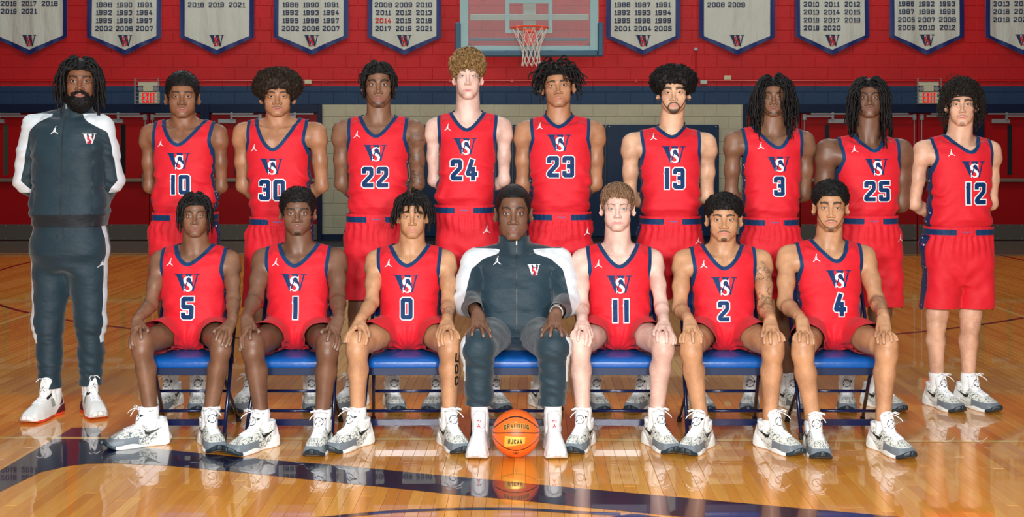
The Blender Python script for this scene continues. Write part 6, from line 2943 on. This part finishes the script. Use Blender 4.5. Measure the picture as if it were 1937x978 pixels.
PEOPLE = [
    # ---- standing row, left to right
    P_(pose='stand', coach=True, tone='dark', D=7.42, seed=1, cx=131, shy=238, sh=(37, 219), arm=.052, jx=(66, 201), wx=(64, 201), wy=426, band=.075, crotch=.225,
       head=(152, 155, 197, 51), elb=((28, 320), (222, 320)), straptop=205, ank=(95, 172), fd=(7.33, 7.42), knee=(92, 172), feet=(-12, 30), shoe='retro',
       mark=(118, 247), logo2=(180, 262), bulk=1.08, neck=.066, sockz=.16, panthem=.165, stripe_end=.42, wend=2, wzend=1.30, wo=(.006, .058), fullbeard=True, leg=1.05,
       face=dict(browa=.002, browt=1.1, nose=1.1, lips=1.1), hair=('dread', dict(n=150, L=.20, hz=.060, r=.0065, facew=.072, zmin=-.04, off=.014, out=.35, lift=.0, stiff=.55, grav=.30, wob=.004)),
       label='tall bearded man in a dark tracksuit with white sleeves, standing at far left'),
    P_(pose='stand', tone='dark', seed=2, n='10', cx=348, shy=252, sh=(266, 428), arm=.040, jx=(294, 406), wx=(290, 411), wy=403,
       head=(345, 183.5, 223.5, 51), elb=((267, 319), (427, 316)), straptop=234, vy=278, vx=346, logo=(348, 289, 319), num=(350, 328, 368), mark=(313, 271),
       ank=(324, 374), feet=(-8, 14), hemz=.66, face=dict(lips=1.15, nose=1.1, browa=-.002),
       hair=('afro', dict(cz=.052, rx=.088, ry=.108, rz=.098, hz=.062, low=-.035, noise=.0022, n=500, size=.0035, r=.0012)),
       label='player in red jersey number 10 with short black hair, standing beneath left exit sign'),
    P_(pose='stand', tone='brown', seed=3, n='30', cx=528, shy=250, sh=(442, 616), arm=.047, jx=(467, 586), wx=(474, 590), wy=411,
       head=(525, 183.5, 221, 51), elb=((443, 318), (620, 328)), straptop=235, vy=287, vx=523, logo=(521, 299.5, 328.5), num=(522, 337, 379), mark=(487, 279.5),
       ank=(480, 588), feet=(-22, 12), hemz=.62, face=dict(beard='m', nose=1.15, browt=.9), ba=.45, hairc=(.02, .011, .006),
       hair=('afro', dict(cz=.070, rx=.126, ry=.128, rz=.106, cy=.02, hz=.050, low=-.035, noise=.007, nf=170, n=1400, size=.0075, r=.0019, col=(.022, .013, .008), turns=1.6)),
       label='player in red jersey number 30 with big brown curly hair and thin moustache'),
    P_(pose='stand', tone='umber', seed=4, n='22', cx=716, shy=246, sh=(630, 803), arm=.050, jx=(658, 773), wx=(657, 774), wy=406,
       head=(716, 161.4, 204, 49), elb=((630, 313), (803, 306)), straptop=216, vy=262, vx=714.7, logo=(714, 274, 304), num=(714, 313, 355), mark=(679, 254.5),
       ank=(672, 742), feet=(-30, 14), hemz=.66, bulk=1.05, tat=[('u1', .0, 1.05), ('f1', -.1, .5)], face=dict(beard='cj', lips=1.25, nose=1.15, browt=1.2, browz=.019), ba=.55,
       hair=('dread', dict(n=150, L=.095, hz=.060, r=.0052, facew=.069, zmin=.0, off=.008, out=.25, lift=.0, stiff=.55, grav=.3)),
       label='player in red jersey number 22 with ear-length twists and a tattooed upper arm'),
    P_(pose='stand', tone='pale', seed=5, n='24', cx=887, shy=240, sh=(806, 967), arm=.041, jx=(832, 937), wx=(823, 935), wy=389,
       head=(885, 145, 188.5, 45), elb=((808, 316), (965, 313)), straptop=205, vy=250, vx=884, logo=(881, 261.5, 291.6), num=(879, 299, 342), mark=(848, 241.5),
       ank=(830, 930), feet=(-12, 22), hemz=.66, smark=(921, 432), face=dict(nose=.85, lips=.8, browt=.7, jaw=.95, browa=-.002), iris=(.10, .14, .16), hairc=(.16, .085, .035), scalp=.6,
       hair=('locks', dict(cz=.060, rx=.098, ry=.116, rz=.090, cy=.008, hz=.036, low=-.012, noise=.010, nf=80, L=.075, n=480, off=.007, fr=.030, r=.0046, col=(.13, .068, .022), hi=(.34, .20, .08), rough=.4)),
       label='pale player with tousled blond fringe in red jersey number 24'),
    P_(pose='stand', tone='brown', seed=6, n='23', cx=1058, shy=247, sh=(975, 1143), arm=.047, jx=(1001, 1117), wx=(1003, 1118), wy=402,
       head=(1055, 163, 203, 51), elb=((975, 316), (1141, 322)), straptop=204, vy=244, vx=1055.5, logo=(1056, 255, 285.5), num=(1059, 293, 336.5), mark=(1020.5, 239),
       ank=(1022, 1122), feet=(24, 12), hemz=.66, smark=(1109, 436), tilt=-4, face=dict(lips=1.1, nose=1.1, browt=1.1, browa=-.003),
       hair=('dread', dict(n=150, L=.095, hz=.060, r=.0052, facew=.064, zmin=.0, off=.014, out=.75, lift=.3, stiff=.66, grav=.17, fringe=.034, jit=.3, Lvar=.35)),
       label='player with short spiky black dreadlocks in red jersey number 23, under the hoop'),
    P_(pose='stand', tone='olive', seed=7, n='13', cx=1269, shy=270, sh=(1178, 1354), arm=.048, jx=(1211, 1323), wx=(1211, 1325), wy=410,
       head=(1274, 176, 215.5, 49), elb=((1179, 316), (1353, 316)), straptop=227, vy=263, vx=1268, logo=(1269.5, 276.7, 306.8), num=(1269, 315, 358), mark=(1233.5, 259),
       ank=(1218, 1315), feet=(-26, 12), hemz=.66, smark=(1316, 452), face=dict(beard='gj', browt=1.5, nose=.95), ba=.9,
       hair=('afro', dict(cz=.066, rx=.128, ry=.125, rz=.098, cy=.018, hz=.052, low=-.02, noise=.006, nf=220, n=1200, size=.0058, r=.0019, turns=1.6)),
       label='light-skinned player with black curls and goatee in red jersey number 13'),
    P_(pose='stand', tone='umber', seed=8, n='3', cx=1457, shy=266, sh=(1372, 1540), arm=.047, jx=(1405, 1513), wx=(1405, 1509), wy=412,
       head=(1463, 185.4, 222, 43), elb=((1372, 345), (1539, 333)), straptop=238, vy=283.6, vx=1465, logo=(1465, 296, 323.5), num=(1465.5, 331, 371), mark=(1432, 276),
       ank=(1420, 1487), feet=(-14, 22), hemz=.66, face=dict(beard='j', nose=1.25, lips=1.05, browa=.002, eye=.75), ba=.7, pitch=-3,
       hair=('dread', dict(n=190, L=.285, hz=.066, r=.0054, facew=.056, zmin=-.04, off=.019, out=.4, lift=.05, stiff=.55, grav=.30, K=18, wob=.0065)),
       label='player in red jersey number 3 with long black dreadlocks falling onto both shoulders'),
    P_(pose='stand', tone='deep', seed=9, n='25', cx=1641, shy=284, sh=(1544.5, 1725), arm=.060, jx=(1582, 1700), wx=(1584, 1695), wy=409,
       head=(1644, 187, 224.7, 45), elb=((1543, 345), (1726, 340)), straptop=244, vy=289, vx=1645, logo=(1647, 300, 330), num=(1646, 339, 380.7), mark=(1608.5, 282),
       ank=(1601, 1655), feet=(-14, 26), hemz=.615, smark=(1692, 448), bulk=1.15, neck=.066, leg=1.08, face=dict(nose=1.35, lips=.95, browa=.006, eye=.75, jaw=1.1), pitch=-4,
       hair=('dread', dict(n=190, L=.28, hz=.062, r=.0050, facew=.062, zmin=-.04, off=.014, out=.3, lift=.0, stiff=.5, grav=.30, K=18, wob=.006)),
       label='broad player in red jersey number 25 with shoulder-length black dreadlocks and frowning face'),
    P_(pose='stand', tone='fair', seed=10, n='12', cx=1812, shy=284, sh=(1729, 1892), arm=.045, jx=(1758, 1873), wx=(1750, 1876), wy=430,
       head=(1819, 198, 238.4, 46), elb=((1721, 362), (1893, 330)), straptop=249, vy=291.7, vx=1825, logo=(1827.5, 304.8, 334), num=(1830, 342, 386.6), mark=(1788, 289),
       ank=(1772, 1831), knee=(1771, 1835), fd=(7.60, 7.60), feet=(16, 24), hemz=.605, smark=(1877, 475), face=dict(beard='mc', nose=.9, lips=.9, browt=1.4, browz=.019), ba=.45, scalp=.8,
       hair=('curly', dict(cz=.062, rx=.108, ry=.118, rz=.092, cy=.022, hz=.052, low=-.035, noise=.006, nf=200, n=900, size=.0062, r=.0017, L=.15, rn=190, off=.034, facew=.060, fr=.045, col=(.012, .008, .006), turns=1.6)),
       label='fair player with jaw-length dark curls in red jersey number 12, standing at far right'),
    # ---- seated row
    P_(pose='sit', tone='umber', seed=11, n='5', cx=367, shy=492, sh=(285.5, 452), arm=.042, jx=(307, 431), wx=(314, 430), wy=608,
       head=(369, 407, 447, 46), elb=((271, 578), (455, 566)), straptop=458, vy=500.5, vx=364, logo=(365, 513.6, 545.6), num=(366, 554, 600), mark=(330, 493),
       knee=(268, 417), ank=(286, 395), fd=6.62, feet=(-62, 25), hand=(((259, 604), (250, 658)), ((440, 605), (421, 651))), leg=.95,
       face=dict(lips=1.05, nose=1.1, browt=.9), hair=('dread', dict(n=84, L=.14, hz=.060, r=.0062, facew=.066, zmin=.0, off=.009, out=.2, lift=.0, stiff=.45, grav=.34)),
       label='seated player in red jersey number 5 with jaw-length black braids, first from left'),
    P_(pose='sit', tone='deep', seed=12, n='1', cx=565, shy=490, sh=(478, 654), arm=.050, jx=(507, 624), wx=(512, 622), wy=604,
       head=(563, 402, 443, 54), elb=((467, 563), (655, 563)), straptop=458, vy=503, vx=563.5, logo=(563, 513.6, 545), num=(565, 554, 599), mark=(527.5, 493),
       knee=(478, 619), ank=(496, 608), fd=6.55, feet=(-34, -3), hand=(((466, 600), (458, 664)), ((641, 600), (631, 661))), handL=.21,
       face=dict(beard='c', nose=1.25, lips=1.2), hair=('afro', dict(cz=.050, rx=.088, ry=.108, rz=.094, hz=.062, low=-.03, noise=.003, n=700, size=.0045, r=.0014)),
       label='seated player in red jersey number 1 with short rounded afro'),
    P_(pose='sit', tone='tan', seed=13, n='0', cx=775, shy=492, sh=(693, 861), arm=.044, jx=(717, 833), wx=(722, 826), wy=612,
       head=(780, 408, 449, 48), elb=((689, 572), (863, 572)), straptop=459, vy=502.7, vx=773, logo=(772, 515.5, 548), num=(773, 556, 600), mark=(738, 495),
       knee=(675, 850), ank=(677, 850), fd=6.60, feet=(-32, 20), hand=(((680, 606), (668, 663)), ((846, 605), (846, 656))), tat=[('f1', .25, .95)], legtat=True,
       face=dict(lips=1.2, nose=1.05, browt=.8), hair=('dread', dict(n=130, L=.12, hz=.060, r=.0050, facew=.062, zmin=.0, off=.011, out=.5, lift=.15, stiff=.58, grav=.26, fringe=.022, jit=.25)),
       label='seated player in red jersey number 0 with black dreadlock fringe and lettered calf tattoo'),
    P_(pose='sit', coach=True, tone='deep', seed=14, cx=976, shy=494, sh=(868, 1088), arm=.055, jx=(899, 1055), wx=(896, 1060), wy=604, band=.0,
       head=(971, 402, 453, 57), elb=((865, 572), (1091, 575)), straptop=448, knee=(904, 1047), ank=(908, 1046), fd=6.50, feet=(-4, 4), shoe='white', shoesc=1.04,
       hand=(((902, 590), (905, 645)), ((1052, 591), (1048, 647))), handL=.205, mark=(941, 490), logo2=(1009, 506), bulk=1.25, neck=.072, sockz=.26, panthem=.235,
       watch=True, wend=.50, wo=(.022, .022), face=dict(jaw=1.12, nose=1.25, lips=.9, browt=.9), leg=1.05,
       hair=('afro', dict(cz=.042, rx=.078, ry=.101, rz=.083, hz=.070, low=-.02, noise=.0006, n=120, size=.0018, r=.0008)),
       label='seated older man in dark tracksuit with white sleeve panels, hands on knees behind basketball'),
    P_(pose='sit', tone='pale', seed=15, n='11', cx=1169, shy=490, sh=(1083, 1253), arm=.043, jx=(1110, 1230), wx=(1112, 1228), wy=614,
       head=(1168, 393.7, 435.6, 52), elb=((1087, 581), (1265, 578)), straptop=457, vy=504.7, vx=1168.5, logo=(1168, 517, 549), num=(1169, 559, 605), mark=(1129.5, 496),
       knee=(1097, 1255), ank=(1104, 1240), fd=6.60, feet=(-18, 18), hand=(((1101, 606), (1101, 652)), ((1256, 607), (1265, 655))), iris=(.10, .15, .2), hairc=(.14, .07, .035), scalp=.55,
       face=dict(nose=.9, lips=.75, browt=.6), hair=('locks', dict(cz=.056, rx=.083, ry=.106, rz=.082, cy=.014, hz=.062, low=-.02, L=.05, n=420, off=.003, fr=.058, r=.0036, col=(.13, .068, .035), hi=(.28, .16, .09), rough=.5)),
       label='pale seated player with short reddish-blond hair in red jersey number 11'),
    P_(pose='sit', tone='tan', seed=16, n='2', cx=1366, shy=492, sh=(1275, 1459), arm=.047, jx=(1307, 1426), wx=(1309, 1424), wy=612,
       head=(1369, 414, 455, 54), elb=((1270, 585), (1463, 584)), straptop=460, vy=508, vx=1363.6, logo=(1362.5, 520, 552.7), num=(1361, 562, 603), mark=(1326, 497),
       knee=(1308, 1463), ank=(1327, 1457), fd=6.55, feet=(-30, 28), hand=(((1303, 603), (1306, 655)), ((1458, 603), (1466, 650))), tat=[('u1', .1, 1.05), ('f1', -.1, .55)],
       sockz=(.17, .15), sockmark=False, face=dict(beard='mc', nose=1.05, browt=1.1), hair=('afro', dict(cz=.056, rx=.094, ry=.110, rz=.090, hz=.056, low=.0, noise=.004, n=900, size=.0048, r=.0014, cy=.02)),
       label='seated player in red jersey number 2 with tattooed sleeve and small chin tuft'),
    P_(pose='sit', tone='tan', seed=17, n='4', cx=1569, shy=484, sh=(1472, 1655), arm=.049, jx=(1506, 1626), wx=(1508, 1621), wy=608,
       head=(1571, 391.5, 436.6, 52), elb=((1469, 575), (1674, 568)), straptop=444, vy=494.6, vx=1573, logo=(1575.5, 507, 538.6), num=(1577, 548, 594), mark=(1536, 485),
       knee=(1519, 1678), ank=(1541, 1671), fd=6.50, feet=(-4, 18), hand=(((1515, 601), (1523, 645)), ((1672, 598), (1681, 642))), tat=[('f1', .1, .85)], sockz=.155, sockmark=False,
       face=dict(beard='mcj', nose=.95, browt=1.2), ba=.7, hair=('afro', dict(cz=.054, rx=.092, ry=.108, rz=.084, hz=.058, low=.0, noise=.004, n=900, size=.0046, r=.0014)),
       label='seated player in red jersey number 4 with short dark curls and tuft beard, rightmost chair'),
]
import time as _t
_only = globals().get('ONLY')
for _p in PEOPLE:
    if _only and _p['seed'] not in _only:
        continue
    _t0 = _t.time()
    build_person(_p)
    print('PERSON', _p['seed'], round(_t.time() - _t0, 2), flush=True)
_n = 0
for _m in bpy.data.meshes:
    _n += sum(max(0, len(pp.vertices) - 2) for pp in []) or (len(_m.loops) - 2 * len(_m.polygons))
if False:
    print(_n)
